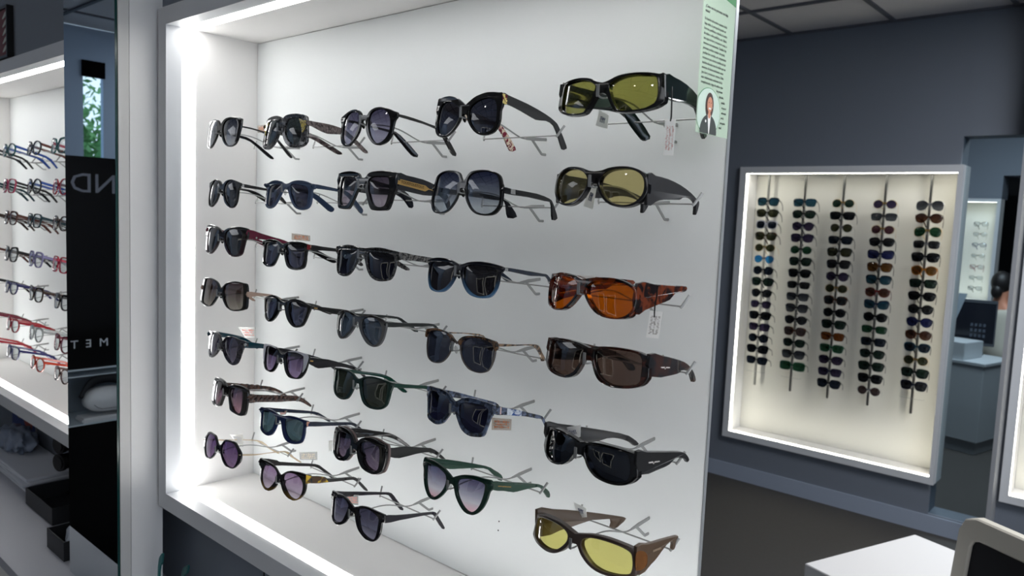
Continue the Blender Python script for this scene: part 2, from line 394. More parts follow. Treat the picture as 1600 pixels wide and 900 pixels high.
GEO = {
 '11': {'b': (-1.4408, .75, .1472), 'phi': -.085, 'kk': 1.5, 'lens': ((.0125, -.0031), (.0141, .0068), (.0246, .0143), (.043, .0166), (.0572, .0143), (.0645, .0063), (.0648, -.0064), (.0645, -.0201), (.0603, -.0309), (.0512, -.0348), (.0385, -.0337), (.0271, -.0266), (.018, -.0153)), 'outer': ((-.0014, .0046), (.0043, .0093), (.0156, .0167), (.0312, .0195), (.0494, .0194), (.0724, .017), (.0752, .0121), (.0755, .0013), (.0733, -.0104), (.07, -.024), (.0639, -.0329), (.0517, -.0373), (.0373, -.0367), (.0239, -.0295), (.0137, -.0192), (.0068, -.0069), (.0014, -.0046)), 'temple': ((.01, .0011), (.0302, -.0001), (.0509, -.0037), (.0666, -.0059), (.0827, -.0132), (.1102, -.0396), (.1181, -.049), (.1137, -.0504), (.1026, -.0402), (.0806, -.0173), (.0646, -.0111), (.0457, -.0057), (.0302, -.003), (.01, -.0013)), 'hw': .0755},
 '12': {'b': (-1.222, .75, .1426), 'phi': -.055, 'kk': 1.5, 'lens': ((.015, -.0089), (.0149, .0013), (.0204, .0092), (.0354, .0116), (.0483, .0108), (.0555, .0051), (.0605, -.0059), (.0631, -.0198), (.0606, -.0298), (.0541, -.0348), (.0417, -.0347), (.0285, -.0275), (.0196, -.0192)), 'outer': ((-.0011, .0042), (.0036, .0121), (.013, .0172), (.0322, .0188), (.0515, .0182), (.0652, .0154), (.0715, .0079), (.0771, -.0237), (.0752, -.0326), (.0678, -.0377), (.0538, -.0408), (.0378, -.0397), (.0248, -.0345), (.0136, -.0251), (.0072, -.0147), (.001, -.0042)), 'temple': ((.0071, .0047), (.0221, .0045), (.0504, .0033), (.0714, .0002), (.0857, -.0033), (.1041, -.0146), (.1344, -.0354), (.132, -.0398), (.1244, -.0373), (.1043, -.0237), (.0859, -.0124), (.0682, -.0122), (.0473, -.0134), (.0291, -.0084), (.0167, -.0039), (.0073, -.0021)), 'hw': .0771},
 '13': {'b': (-.9855, .75, .1436), 'phi': -.01, 'kk': 1.5, 'lens': ((.0125, -.0111), (.0123, -.0021), (.0167, .0067), (.0277, .0112), (.0402, .0112), (.0502, .007), (.0566, -.0004), (.0594, -.0102), (.0597, -.02), (.0562, -.0298), (.0485, -.0376), (.0383, -.041), (.0293, -.0375), (.0203, -.0284), (.0153, -.0192)), 'outer': ((-.0008, .0041), (.0065, .0037), (.0117, .0094), (.0214, .0139), (.0354, .015), (.0492, .0129), (.0639, .0083), (.071, .0058), (.072, -.0006), (.0681, -.0064), (.0665, -.0161), (.0648, -.0288), (.0588, -.0376), (.0493, -.0425), (.0374, -.044), (.0269, -.0404), (.0165, -.0322), (.0092, -.022), (.0064, -.0119), (.0034, -.0047), (.0008, -.0041)), 'temple': ((.0099, .0029), (.0409, .0003), (.0739, -.0046), (.0944, -.0077), (.1086, -.0143), (.1386, -.0452), (.1315, -.0489), (.1211, -.0396), (.1003, -.0162), (.0891, -.0108), (.0607, -.0061), (.0347, -.0033), (.0101, -.0008)), 'hw': .072},
 '14': {'b': (-.7627, .75, .1425), 'phi': 0, 'kk': 1.5, 'lens': ((.0091, -.0011), (.0145, .0059), (.0248, .0115), (.0383, .014), (.0489, .0118), (.054, .0057), (.0565, -.0064), (.0561, -.0183), (.0519, -.0279), (.0438, -.032), (.0334, -.0325), (.0232, -.0274), (.0145, -.0186), (.0105, -.0098)), 'outer': ((-.0011, .0063), (.007, .0113), (.0175, .0174), (.0326, .0215), (.0444, .0222), (.056, .0212), (.0621, .0196), (.0643, .0043), (.0623, -.0029), (.0629, -.0172), (.0589, -.0279), (.0513, -.0339), (.0385, -.0362), (.0273, -.0336), (.0165, -.026), (.0082, -.0159), (.0052, -.0083), (.0011, -.0062)), 'temple': ((.009, .0192), (.0194, .0177), (.0603, .0115), (.0999, .0038), (.125, -.0038), (.136, -.0109), (.1573, -.0358), (.1555, -.0406), (.1469, -.0414), (.1373, -.0274), (.1234, -.0104), (.1046, -.0056), (.0809, -.0072), (.046, .0006), (.0183, .0058), (.0099, .0041)), 'hw': .0643},
 '15': {'b': (-.5352, .75, .1546), 'phi': .02, 'kk': 3.2, 'lens': ((.0099, .0011), (.0131, .0058), (.0229, .0106), (.0373, .0134), (.0512, .0135), (.0612, .0125), (.0649, .0082), (.0666, -.0023), (.0667, -.0128), (.0637, -.0193), (.0534, -.025), (.0376, -.0274), (.0252, -.027), (.0194, -.0215), (.0133, -.0105)), 'outer': ((-.0009, .0061), (.0073, .0079), (.02, .0132), (.037, .0159), (.0542, .0163), (.0663, .015), (.0718, .0143), (.0753, -.0123), (.0721, -.0189), (.0642, -.024), (.0504, -.028), (.0354, -.0298), (.0229, -.0289), (.0172, -.025), (.0104, -.0139), (.0061, -.0077), (.0009, -.0061)), 'temple': ((.0172, .012), (.038, .012), (.0681, .0086), (.1018, -.0002), (.1193, -.0182), (.1352, -.0414), (.1318, -.047), (.1268, -.0467), (.1126, -.0289), (.0999, -.0148), (.0659, -.0129), (.0218, -.0135)), 'hw': .0753},
 '21': {'b': (-1.4321, .75, .0318), 'phi': 0, 'kk': 1.5, 'lens': ((.01, -.0049), (.0114, .0051), (.0206, .0133), (.0322, .0155), (.041, .0117), (.0482, .003), (.0519, -.0088), (.0521, -.0217), (.0481, -.0327), (.0395, -.0371), (.0304, -.0325), (.0198, -.0238), (.013, -.0139)), 'outer': ((-.0011, .0045), (.005, .0081), (.0132, .0137), (.0286, .0164), (.042, .0147), (.0549, .0116), (.0611, .0093), (.0603, .0019), (.0567, -.0027), (.0565, -.0136), (.0558, -.0255), (.0502, -.0356), (.0399, -.0391), (.0295, -.0365), (.0173, -.0289), (.01, -.017), (.0052, -.005), (.0011, -.0045)), 'temple': ((.0084, .0082), (.0298, .006), (.0572, .0026), (.0763, -.0004), (.0924, -.0077), (.1089, -.0233), (.1042, -.0265), (.0879, -.014), (.0741, -.0045), (.0517, -.0017), (.0298, .0001), (.0084, .0019)), 'hw': .0611},
 '22': {'b': (-1.2047, .75, .0363), 'phi': .04, 'kk': 1.5, 'lens': ((.0135, -.0047), (.0145, .0025), (.0253, .0037), (.0431, .0021), (.0546, -.0005), (.0596, -.0073), (.0604, -.0202), (.0583, -.0323), (.0496, -.0368), (.0397, -.0362), (.0299, -.0306), (.0205, -.0208), (.0156, -.0117)), 'outer': ((-.0008, .0038), (.0075, .0049), (.0181, .0086), (.0331, .0104), (.0502, .0094), (.0641, .0059), (.0719, .0047), (.073, -.0027), (.0683, -.0049), (.0686, -.0148), (.0682, -.0288), (.063, -.037), (.0516, -.0407), (.0404, -.0402), (.0293, -.0356), (.0179, -.0239), (.011, -.0129), (.0052, -.0048), (.0008, -.0038)), 'temple': ((.0049, .004), (.0277, .0024), (.0586, -.0014), (.0764, -.004), (.0921, -.0114), (.1111, -.0283), (.1194, -.0363), (.1169, -.0427), (.1102, -.0408), (.0925, -.0228), (.074, -.0092), (.0587, -.0064), (.0278, -.0041), (.005, -.0023)), 'hw': .073},
 '23': {'b': (-.9865, .75, .0447), 'phi': 0, 'kk': 1.5, 'lens': ((.0158, -.0047), (.016, .0024), (.0241, .007), (.0407, .0082), (.054, .0076), (.0585, .0033), (.0607, -.0104), (.06, -.0223), (.0569, -.0343), (.0511, -.0385), (.0405, -.039), (.0316, -.0354), (.0241, -.0256), (.0184, -.0147)), 'outer': ((-.0012, .0058), (.006, .0063), (.014, .0134), (.0268, .016), (.0446, .017), (.0627, .0162), (.0727, .0146), (.0758, .0098), (.0746, -.0098), (.0706, -.0188), (.0677, -.0318), (.0631, -.0418), (.052, -.0442), (.036, -.0447), (.0272, -.0425), (.0193, -.0318), (.0124, -.0189), (.006, -.0098), (.0012, -.0058)), 'temple': ((.0096, .0135), (.0274, .0109), (.0616, .0067), (.0892, -.0002), (.1106, -.0082), (.1227, -.0211), (.1263, -.0355), (.1206, -.0378), (.1128, -.0257), (.1011, -.0169), (.0886, -.0175), (.0627, -.0178), (.0296, -.0135), (.0086, -.0107)), 'hw': .0758},
 '24': {'b': (-.7614, .75, .04), 'phi': -.045, 'kk': 1.5, 'lens': ((.0083, -.0026), (.0086, .0074), (.0142, .0148), (.0287, .0185), (.0444, .0187), (.0569, .0154), (.063, .0083), (.0662, -.0036), (.0684, -.0178), (.0663, -.0275), (.0588, -.0352), (.0474, -.0382), (.0331, -.0364), (.0223, -.0307), (.0135, -.0198), (.0098, -.0112)), 'outer': ((-.0009, .0049), (.0045, .0098), (.0103, .0173), (.0218, .0204), (.0409, .0211), (.0564, .0184), (.0651, .0132), (.0693, .0038), (.0716, -.0021), (.0725, -.0224), (.0696, -.0309), (.0622, -.038), (.0493, -.0405), (.0336, -.0394), (.021, -.0332), (.0102, -.0211), (.0067, -.0113), (.0028, -.0051), (.0009, -.0049)), 'temple': ((.0089, -.0018), (.0257, -.0038), (.0759, -.0073), (.1046, -.0128), (.1126, -.0175), (.1192, -.0274), (.1257, -.0407), (.1145, -.0429), (.1115, -.029), (.1088, -.0183), (.0953, -.017), (.058, -.0131), (.009, -.0101)), 'hw': .0725},
 '25': {'b': (-.5403, .75, .0499), 'phi': .025, 'kk': 3.2, 'lens': ((.0094, -.0089), (.0095, -.0016), (.0129, .0039), (.0203, .0086), (.0315, .011), (.0436, .0115), (.0532, .0085), (.0594, .0035), (.0624, -.0052), (.062, -.0147), (.0584, -.0221), (.0518, -.028), (.0428, -.0307), (.0317, -.0299), (.0223, -.0261), (.0146, -.0185)), 'outer': ((-.0011, .0076), (.0095, .0088), (.0198, .0122), (.0324, .0141), (.0445, .014), (.0552, .011), (.0624, .0061), (.0654, .001), (.0668, -.0119), (.0642, -.0198), (.0584, -.0269), (.0499, -.0317), (.0383, -.0337), (.0255, -.0314), (.0154, -.0246), (.0086, -.015), (.0054, -.0077), (.0011, -.0075)), 'temple': ((.0157, .0051), (.0318, .0043), (.0612, .0024), (.0979, -.0028), (.1317, -.0112), (.1497, -.0181), (.1567, -.0204), (.1568, -.027), (.151, -.0371), (.148, -.0366), (.1478, -.0248), (.1356, -.0187), (.1214, -.0168), (.1053, -.0182), (.0964, -.0211), (.0544, -.0226), (.0354, -.0261), (.0159, -.0308)), 'hw': .0668},
 '31': {'b': (-1.4298, .75, -.0616), 'phi': .025, 'kk': 1.5, 'lens': ((.0123, -.0049), (.0135, .0063), (.0243, .0124), (.0416, .0144), (.0569, .0119), (.0623, .0053), (.0634, -.0055), (.0623, -.0195), (.0574, -.0318), (.048, -.0366), (.0369, -.0345), (.0253, -.0253), (.0162, -.0148)), 'outer': ((-.0013, .0055), (.0071, .0105), (.0203, .0157), (.0393, .0187), (.0598, .0195), (.0751, .0176), (.077, .0143), (.0779, .0006), (.0736, -.0057), (.0714, -.0168), (.0684, -.0309), (.061, -.0365), (.0485, -.0393), (.036, -.038), (.023, -.0305), (.014, -.021), (.008, -.0102), (.0013, -.0055)), 'temple': ((.0112, .015), (.0404, .0075), (.0687, .0002), (.092, -.0053), (.1099, -.0135), (.1222, -.026), (.1198, -.0291), (.1053, -.0197), (.091, -.012), (.0689, -.0084), (.0405, -.004), (.0114, -.0017)), 'hw': .0779},
 '32': {'b': (-1.2131, .75, -.071), 'phi': .055, 'kk': 1.5, 'lens': ((.0115, -.0047), (.0125, .0026), (.0215, .0052), (.0392, .0064), (.0534, .0044), (.058, .0007), (.0586, -.0114), (.0578, -.0236), (.055, -.0309), (.046, -.0348), (.0346, -.0348), (.0249, -.0304), (.0167, -.0198)), 'outer': ((-.0007, .0033), (.007, .0058), (.0161, .0089), (.0326, .011), (.0497, .0107), (.0634, .0082), (.0699, .0072), (.0717, -.0007), (.065, -.0023), (.0636, -.01), (.0641, -.022), (.0618, -.0323), (.0545, -.0365), (.0425, -.0391), (.0293, -.0383), (.0193, -.034), (.0127, -.0242), (.0071, -.0122), (.0031, -.0042), (.0007, -.0033)), 'temple': ((.009, .0067), (.0336, .0036), (.0719, -.0008), (.089, -.004), (.1081, -.0137), (.1305, -.0291), (.1292, -.0334), (.1223, -.0321), (.1056, -.0222), (.0852, -.0092), (.072, -.0065), (.0338, -.0035), (.0092, -.0023)), 'hw': .0717},
 '33': {'b': (-.9822, .75, -.0653), 'phi': 0, 'kk': 1.5, 'lens': ((.0146, -.0097), (.0153, -.0015), (.0255, .0002), (.0449, .0007), (.0657, -.0006), (.0713, -.005), (.0727, -.0148), (.0709, -.0268), (.0663, -.0362), (.0542, -.0399), (.0408, -.0392), (.0288, -.0348), (.0205, -.0254), (.0163, -.0167)), 'outer': ((-.0011, .0056), (.0093, .0057), (.0241, .0077), (.0436, .0084), (.0621, .0065), (.0794, .0046), (.0822, .0009), (.0821, -.006), (.0756, -.0096), (.0748, -.0205), (.0718, -.0326), (.0656, -.0397), (.0521, -.0431), (.0387, -.0429), (.0265, -.038), (.0173, -.0287), (.0103, -.0161), (.0053, -.0063), (.0011, -.0055)), 'temple': ((.01, .0034), (.0372, -.0008), (.0707, -.0051), (.0846, -.0079), (.099, -.0189), (.1139, -.0318), (.1097, -.0348), (.0966, -.0261), (.0793, -.015), (.0711, -.0143), (.0375, -.0102), (.0117, -.0074)), 'hw': .0822},
 '34': {'b': (-.7621, .75, -.0742), 'phi': 0, 'kk': 1.5, 'lens': ((.0099, -.0067), (.0112, .0009), (.0206, .0048), (.0395, .0051), (.0574, .0043), (.0649, .0007), (.0665, -.01), (.0653, -.0211), (.0609, -.0301), (.0515, -.0348), (.0397, -.0361), (.0282, -.0324), (.019, -.0259), (.0126, -.0178)), 'outer': ((-.0007, .0037), (.0086, .0063), (.0198, .0093), (.0386, .0112), (.0565, .0103), (.0737, .0071), (.075, .0024), (.0711, -.0035), (.0701, -.0157), (.0673, -.0257), (.0602, -.0351), (.0476, -.0383), (.0338, -.038), (.022, -.0343), (.0122, -.0253), (.0048, -.0122), (.0015, -.0037), (.0007, -.0037)), 'temple': ((.0108, .0055), (.0516, .0006), (.0971, -.0056), (.1095, -.0079), (.1205, -.0167), (.1285, -.0249), (.1223, -.026), (.1145, -.0191), (.1056, -.0104), (.0676, -.0079), (.0238, -.0005), (.012, .0004)), 'hw': .075},
 '35': {'b': (-.5487, .75, -.0793), 'phi': -.1, 'kk': 3.2, 'lens': ((.0073, -.0052), (.0091, .0006), (.0166, .0063), (.0278, .0081), (.0423, .0088), (.0548, .0076), (.0635, .0039), (.0683, -.0026), (.0693, -.0109), (.0678, -.0207), (.062, -.0288), (.0519, -.0333), (.0393, -.0333), (.028, -.03), (.0183, -.0226), (.0107, -.0136)), 'outer': ((-.0013, .0071), (.01, .0094), (.023, .0115), (.0418, .0127), (.0544, .0106), (.0643, .0065), (.0687, .0034), (.0709, -.0058), (.071, -.0154), (.0693, -.0241), (.0656, -.0306), (.0533, -.0346), (.0409, -.0353), (.0285, -.033), (.0174, -.0264), (.008, -.0163), (.0025, -.0076), (.0013, -.0071)), 'temple': ((.0185, .0076), (.0499, .0059), (.0914, .0028), (.1209, .0009), (.1216, -.0048), (.114, -.0062), (.0967, -.0069), (.0848, -.0147), (.0624, -.0187), (.0351, -.0247), (.0171, -.0286)), 'hw': .071},
 '41': {'b': (-1.4344, .75, -.1716), 'phi': .1, 'kk': 1.5, 'lens': ((.0098, -.0029), (.0104, .0073), (.0201, .0154), (.0346, .0187), (.0528, .0194), (.0624, .0174), (.0659, .0027), (.0676, -.0131), (.0665, -.0273), (.0541, -.0322), (.0405, -.0337), (.0299, -.0314), (.0206, -.0222), (.0131, -.0118)), 'outer': ((-.0007, .0038), (.0052, .0084), (.0137, .0158), (.0284, .0204), (.0455, .0223), (.0631, .021), (.0717, .0193), (.0758, .0078), (.0786, -.0159), (.0777, -.027), (.0708, -.0308), (.0572, -.0348), (.0437, -.0361), (.0318, -.0342), (.0218, -.0292), (.012, -.019), (.0051, -.0085), (.0007, -.0038)), 'temple': ((.0086, .0042), (.0289, .0016), (.0526, -.0023), (.0709, -.0059), (.0896, -.0143), (.105, -.029), (.1012, -.0308), (.0847, -.0182), (.0685, -.0099), (.0527, -.0074), (.0289, -.0055), (.0087, -.0063)), 'hw': .0786},
 '42': {'b': (-1.2086, .75, -.1731), 'phi': .01, 'kk': 1.5, 'lens': ((.0195, -.0051), (.0211, .0033), (.0302, .0064), (.0441, .0059), (.0588, .0036), (.0661, .0004), (.0661, -.0077), (.0626, -.0192), (.0561, -.0302), (.0467, -.034), (.0375, -.0327), (.028, -.0236), (.0221, -.0141)), 'outer': ((-.0007, .0031), (.0107, .0048), (.0216, .0096), (.0339, .0119), (.0491, .0106), (.0637, .0067), (.0735, .0039), (.0737, -.0017), (.0705, -.0101), (.0659, -.0229), (.0594, -.0329), (.0459, -.0377), (.0335, -.0363), (.0208, -.0286), (.0118, -.0174), (.0055, -.0046), (.0007, -.003)), 'temple': ((.0098, .0025), (.0294, .0002), (.0601, -.0048), (.0931, -.0106), (.1115, -.0182), (.125, -.0277), (.1225, -.0319), (.1051, -.0242), (.0856, -.0164), (.0729, -.0166), (.0554, -.0143), (.0454, -.0105), (.0236, -.005), (.0099, -.0026)), 'hw': .0737},
 '43': {'b': (-.9896, .75, -.1744), 'phi': -.055, 'kk': 1.5, 'lens': ((.0128, -.0105), (.0125, -.0013), (.0205, .0044), (.0341, .0067), (.0462, .0052), (.0558, -.0016), (.06, -.01), (.059, -.0202), (.0552, -.0298), (.0477, -.035), (.0388, -.0338), (.0284, -.0277), (.0181, -.02)), 'outer': ((-.0011, .0048), (.0085, .0055), (.0212, .0086), (.0365, .01), (.0513, .0084), (.0614, .0052), (.067, .0035), (.0682, -.0038), (.0672, -.013), (.0649, -.0233), (.0598, -.0321), (.0497, -.0379), (.038, -.0375), (.0264, -.0331), (.0147, -.0236), (.0065, -.0134), (.0031, -.0061), (.0011, -.0048)), 'temple': ((.0084, .0026), (.0419, -.001), (.0806, -.0042), (.1048, -.0075), (.1146, -.014), (.1361, -.0308), (.1307, -.0336), (.1149, -.0205), (.1036, -.0109), (.0808, -.01), (.0421, -.0071), (.0087, -.0052)), 'hw': .0682},
 '44': {'b': (-.7623, .75, -.181), 'phi': 0, 'kk': 1.5, 'lens': ((.0095, -.0034), (.0107, .0044), (.0199, .0107), (.0325, .0131), (.0479, .0128), (.06, .0102), (.0665, .005), (.0675, -.0022), (.0665, -.0146), (.0612, -.0278), (.0518, -.033), (.0398, -.0338), (.0282, -.0307), (.0169, -.0225), (.0109, -.012)), 'outer': ((-.0003, .0016), (.0054, .0049), (.0132, .0104), (.026, .0134), (.0446, .0148), (.0611, .0128), (.0699, .0104), (.0718, .0021), (.0686, -.002), (.0673, -.0157), (.0621, -.0286), (.052, -.0342), (.04, -.035), (.0268, -.0322), (.0154, -.0233), (.0092, -.0123), (.0055, -.0008), (.0003, -.0016)), 'temple': ((.0099, .0079), (.0489, .0029), (.0841, -.0003), (.1005, -.0041), (.1095, -.015), (.1186, -.0259), (.1104, -.0283), (.1034, -.0156), (.0843, -.0025), (.049, .001), (.0101, .0038)), 'hw': .0718},
 '45': {'b': (-.5347, .75, -.1624), 'phi': .04, 'kk': 3.2, 'lens': ((.0094, -.0068), (.0083, .003), (.011, .0071), (.0209, .0097), (.0349, .0106), (.0518, .0106), (.0611, .009), (.0652, .0042), (.0665, -.0041), (.0667, -.0161), (.0654, -.0242), (.0585, -.0283), (.0449, -.0312), (.0325, -.0308), (.0215, -.0259), (.0143, -.0172)), 'outer': ((-.0011, .0078), (.0084, .0102), (.0205, .0124), (.0371, .0136), (.0573, .0127), (.07, .0091), (.0728, .0077), (.0751, -.0136), (.0732, -.0211), (.0685, -.0273), (.0589, -.0317), (.0452, -.034), (.0316, -.034), (.0193, -.03), (.0122, -.0225), (.0072, -.0121), (.0052, -.0075), (.0011, -.0078)), 'temple': ((.0187, .0088), (.0478, .0039), (.0828, -.004), (.1143, -.0123), (.1341, -.0208), (.149, -.0315), (.1565, -.0421), (.1492, -.0438), (.1403, -.033), (.1275, -.0253), (.1044, -.0225), (.1033, -.0247), (.0774, -.0245), (.0219, -.0182)), 'hw': .0751},
 '51': {'b': (-1.4288, .75, -.2784), 'phi': -.045, 'kk': 1.5, 'lens': ((.0117, -.0034), (.0109, .0078), (.0195, .0141), (.0353, .0185), (.0497, .0155), (.0577, .0077), (.0589, -.0022), (.0576, -.0155), (.0531, -.0253), (.0459, -.0305), (.0365, -.027), (.0254, -.0186), (.0157, -.011)), 'outer': ((-.0011, .004), (.0063, .0092), (.0149, .0165), (.0313, .0204), (.0489, .0194), (.065, .0178), (.0814, .0163), (.0836, .0077), (.0752, .0033), (.0711, -.0063), (.0675, -.0189), (.0618, -.0289), (.0501, -.0344), (.0359, -.0322), (.021, -.0245), (.0105, -.0149), (.004, -.0066), (.0011, -.004)), 'temple': ((.0122, .0148), (.0323, .0115), (.0594, .005), (.0761, -.0012), (.0897, -.0119), (.0989, -.0211), (.0967, -.0251), (.0853, -.0156), (.074, -.0072), (.0541, -.0022), (.0325, .0009), (.0092, .0041)), 'hw': .0836},
 '52': {'b': (-1.2102, .75, -.2693), 'phi': .015, 'kk': 1.5, 'lens': ((.0135, -.0003), (.0145, .0072), (.024, .0101), (.0394, .0114), (.0542, .0106), (.0596, .0078), (.0606, -.0063), (.0578, -.019), (.0523, -.0281), (.0456, -.0318), (.0332, -.0303), (.0241, -.0246), (.0177, -.0132)), 'outer': ((-.0007, .0033), (.0079, .0056), (.017, .0117), (.0328, .014), (.0508, .0142), (.0675, .0136), (.0718, .0118), (.0714, .0015), (.068, -.0143), (.0629, -.0243), (.0544, -.0319), (.0416, -.0341), (.0274, -.0333), (.0169, -.0258), (.0102, -.0143), (.0053, -.0036), (.0007, -.0033)), 'temple': ((.0106, .0075), (.0269, .0041), (.0502, -.0006), (.0756, -.0089), (.1083, -.0203), (.1287, -.0316), (.1428, -.0467), (.1387, -.0484), (.122, -.034), (.0952, -.022), (.0694, -.0166), (.0506, -.0154), (.0297, -.0144), (.0199, -.0095), (.0103, -.0032)), 'hw': .0718},
 '53': {'b': (-.9865, .75, -.2757), 'phi': 0, 'kk': 1.5, 'lens': ((.0123, -.0043), (.0123, .004), (.0208, .0085), (.0393, .0112), (.057, .0107), (.0653, .0071), (.0668, -.0027), (.0671, -.0128), (.0652, -.0252), (.0572, -.0313), (.0468, -.0333), (.0342, -.0332), (.0235, -.027), (.0161, -.016)), 'outer': ((-.0008, .0038), (.0071, .0062), (.0158, .0103), (.0318, .0135), (.0527, .013), (.0697, .0109), (.0773, .0092), (.0769, .0041), (.0744, -.0034), (.0725, -.0158), (.0692, -.0265), (.0602, -.0338), (.0474, -.0367), (.0333, -.0364), (.0205, -.0317), (.0124, -.0219), (.007, -.0104), (.0041, -.0037), (.0008, -.0038)), 'temple': ((.0125, .0082), (.0334, .0043), (.0603, -.001), (.0812, -.005), (.0955, -.0118), (.1106, -.028), (.1182, -.0368), (.1125, -.038), (.1019, -.0267), (.0885, -.014), (.0758, -.0095), (.047, -.0044), (.0114, .0022)), 'hw': .0773},
 '54': {'b': (-.7626, .75, -.27), 'phi': -.06, 'kk': 1.5, 'lens': ((.0096, -.0033), (.0113, .0028), (.0196, .007), (.0396, .0098), (.0555, .0093), (.0628, .0064), (.064, -.0008), (.0624, -.0147), (.058, -.0256), (.0493, -.0294), (.0365, -.0304), (.0256, -.0265), (.0172, -.0195), (.0121, -.0117)), 'outer': ((-.0009, .0048), (.0066, .0076), (.015, .0125), (.0319, .0158), (.0515, .0153), (.0684, .0137), (.0716, .0021), (.0683, -.0048), (.0646, -.0192), (.0605, -.0312), (.0487, -.0351), (.0341, -.036), (.0212, -.0313), (.0122, -.0219), (.0044, -.0108), (.0023, -.0048), (.0009, -.0048)), 'temple': ((.0084, .0129), (.0275, .0069), (.0561, -.0006), (.0841, -.01), (.1092, -.0179), (.1173, -.0232), (.126, -.0361), (.122, -.0361), (.1134, -.024), (.1018, -.0214), (.0751, -.0136), (.0316, -.0045), (.0108, 0)), 'hw': .0716},
 '55': {'b': (-.5407, .75, -.2807), 'phi': -.1, 'kk': 3.2, 'lens': ((.0093, -.0031), (.0085, .0031), (.0118, .0071), (.025, .009), (.0386, .0104), (.0515, .0098), (.0625, .0081), (.066, .0034), (.0684, -.0058), (.0686, -.0167), (.066, -.0235), (.0565, -.0277), (.0442, -.0291), (.0333, -.027), (.0224, -.0211), (.0142, -.0119)), 'outer': ((-.0015, .0082), (.0097, .0103), (.0244, .0127), (.0408, .0134), (.0572, .0124), (.0703, .0105), (.0733, .0088), (.0776, -.0133), (.0761, -.0186), (.0713, -.0246), (.0627, -.0295), (.0509, -.0316), (.0379, -.0307), (.0263, -.0275), (.0163, -.0202), (.0093, -.0106), (.0047, -.0074), (.0015, -.0082)), 'temple': ((.0158, .0129), (.0346, .0095), (.0697, .0028), (.1113, -.0056), (.123, -.0111), (.1307, -.0192), (.1265, -.0222), (.1215, -.0175), (.1098, -.0127), (.0966, -.0115), (.0843, -.0163), (.0614, -.0177), (.0214, -.0166)), 'hw': .0776},
 '61': {'b': (-1.406, .75, -.3667), 'phi': -.025, 'kk': 1.5, 'lens': ((.0128, -.0063), (.0144, .0032), (.028, .0087), (.0466, .0091), (.0548, .0036), (.0566, -.0101), (.0566, -.0261), (.0538, -.0357), (.0448, -.0385), (.0323, -.035), (.0228, -.0247), (.017, -.0157)), 'outer': ((-.0017, .0064), (.0071, .009), (.0196, .0138), (.0387, .0157), (.0564, .0149), (.0678, .01), (.0702, -.0035), (.0702, -.0155), (.0692, -.0296), (.0662, -.0372), (.0564, -.0412), (.0421, -.0411), (.0219, -.0371), (.0161, -.0281), (.01, -.015), (.0051, -.0077), (.0016, -.0064)), 'temple': ((.0084, .0019), (.0266, -.0007), (.0596, -.0065), (.0937, -.0125), (.117, -.0169), (.135, -.0259), (.1534, -.0417), (.1511, -.0457), (.134, -.0344), (.1149, -.0272), (.0824, -.0239), (.0598, -.0205), (.0268, -.016), (.0086, -.0143)), 'hw': .0702},
 '62': {'b': (-1.2123, .75, -.383), 'phi': .08, 'kk': 1.5, 'lens': ((.0141, -.0068), (.0145, -.0004), (.0249, .0026), (.0435, .0046), (.0575, .0025), (.0609, -.0031), (.0602, -.0156), (.0581, -.0284), (.0494, -.0332), (.0384, -.0343), (.0291, -.031), (.0202, -.0234), (.0163, -.0147)), 'outer': ((-.0008, .0041), (.0088, .0048), (.0225, .0079), (.04, .0086), (.0568, .007), (.0699, .0058), (.0717, -.0021), (.0652, -.0054), (.0655, -.0166), (.0624, -.0306), (.0554, -.0366), (.0421, -.0398), (.029, -.0394), (.0172, -.0334), (.0095, -.0213), (.0046, -.0086), (.0008, -.0041)), 'temple': ((.009, .0044), (.0477, -.0036), (.0883, -.0119), (.1135, -.0174), (.1251, -.0235), (.143, -.0383), (.1402, -.0412), (.1253, -.0303), (.1109, -.0218), (.0884, -.018), (.0479, -.0108), (.0091, -.004)), 'hw': .0717},
 '63': {'b': (-.9892, .75, -.3843), 'phi': -.03, 'kk': 1.5, 'lens': ((.0136, -.0033), (.0126, .0058), (.0181, .0113), (.033, .0147), (.0493, .0133), (.057, .0089), (.0599, -.0088), (.0593, -.0212), (.0547, -.0264), (.0452, -.0283), (.0329, -.0256), (.0231, -.0187), (.0206, -.01)), 'outer': ((-.001, .0048), (.0065, .0107), (.0137, .0166), (.0272, .0212), (.0435, .0222), (.0594, .0186), (.0683, .0165), (.0716, .0041), (.0713, -.0102), (.0676, -.0233), (.0606, -.0291), (.0516, -.0328), (.0402, -.0331), (.0261, -.0304), (.0169, -.0244), (.0102, -.0156), (.0057, -.0063), (.001, -.0048)), 'temple': ((.0093, .0114), (.0273, .0095), (.0493, .0078), (.079, -.0001), (.1055, -.0069), (.123, -.0175), (.1441, -.0363), (.1398, -.0377), (.1203, -.0225), (.1002, -.013), (.0726, -.0096), (.0369, -.0093), (.0201, -.0042), (.0099, -.0006)), 'hw': .0716},
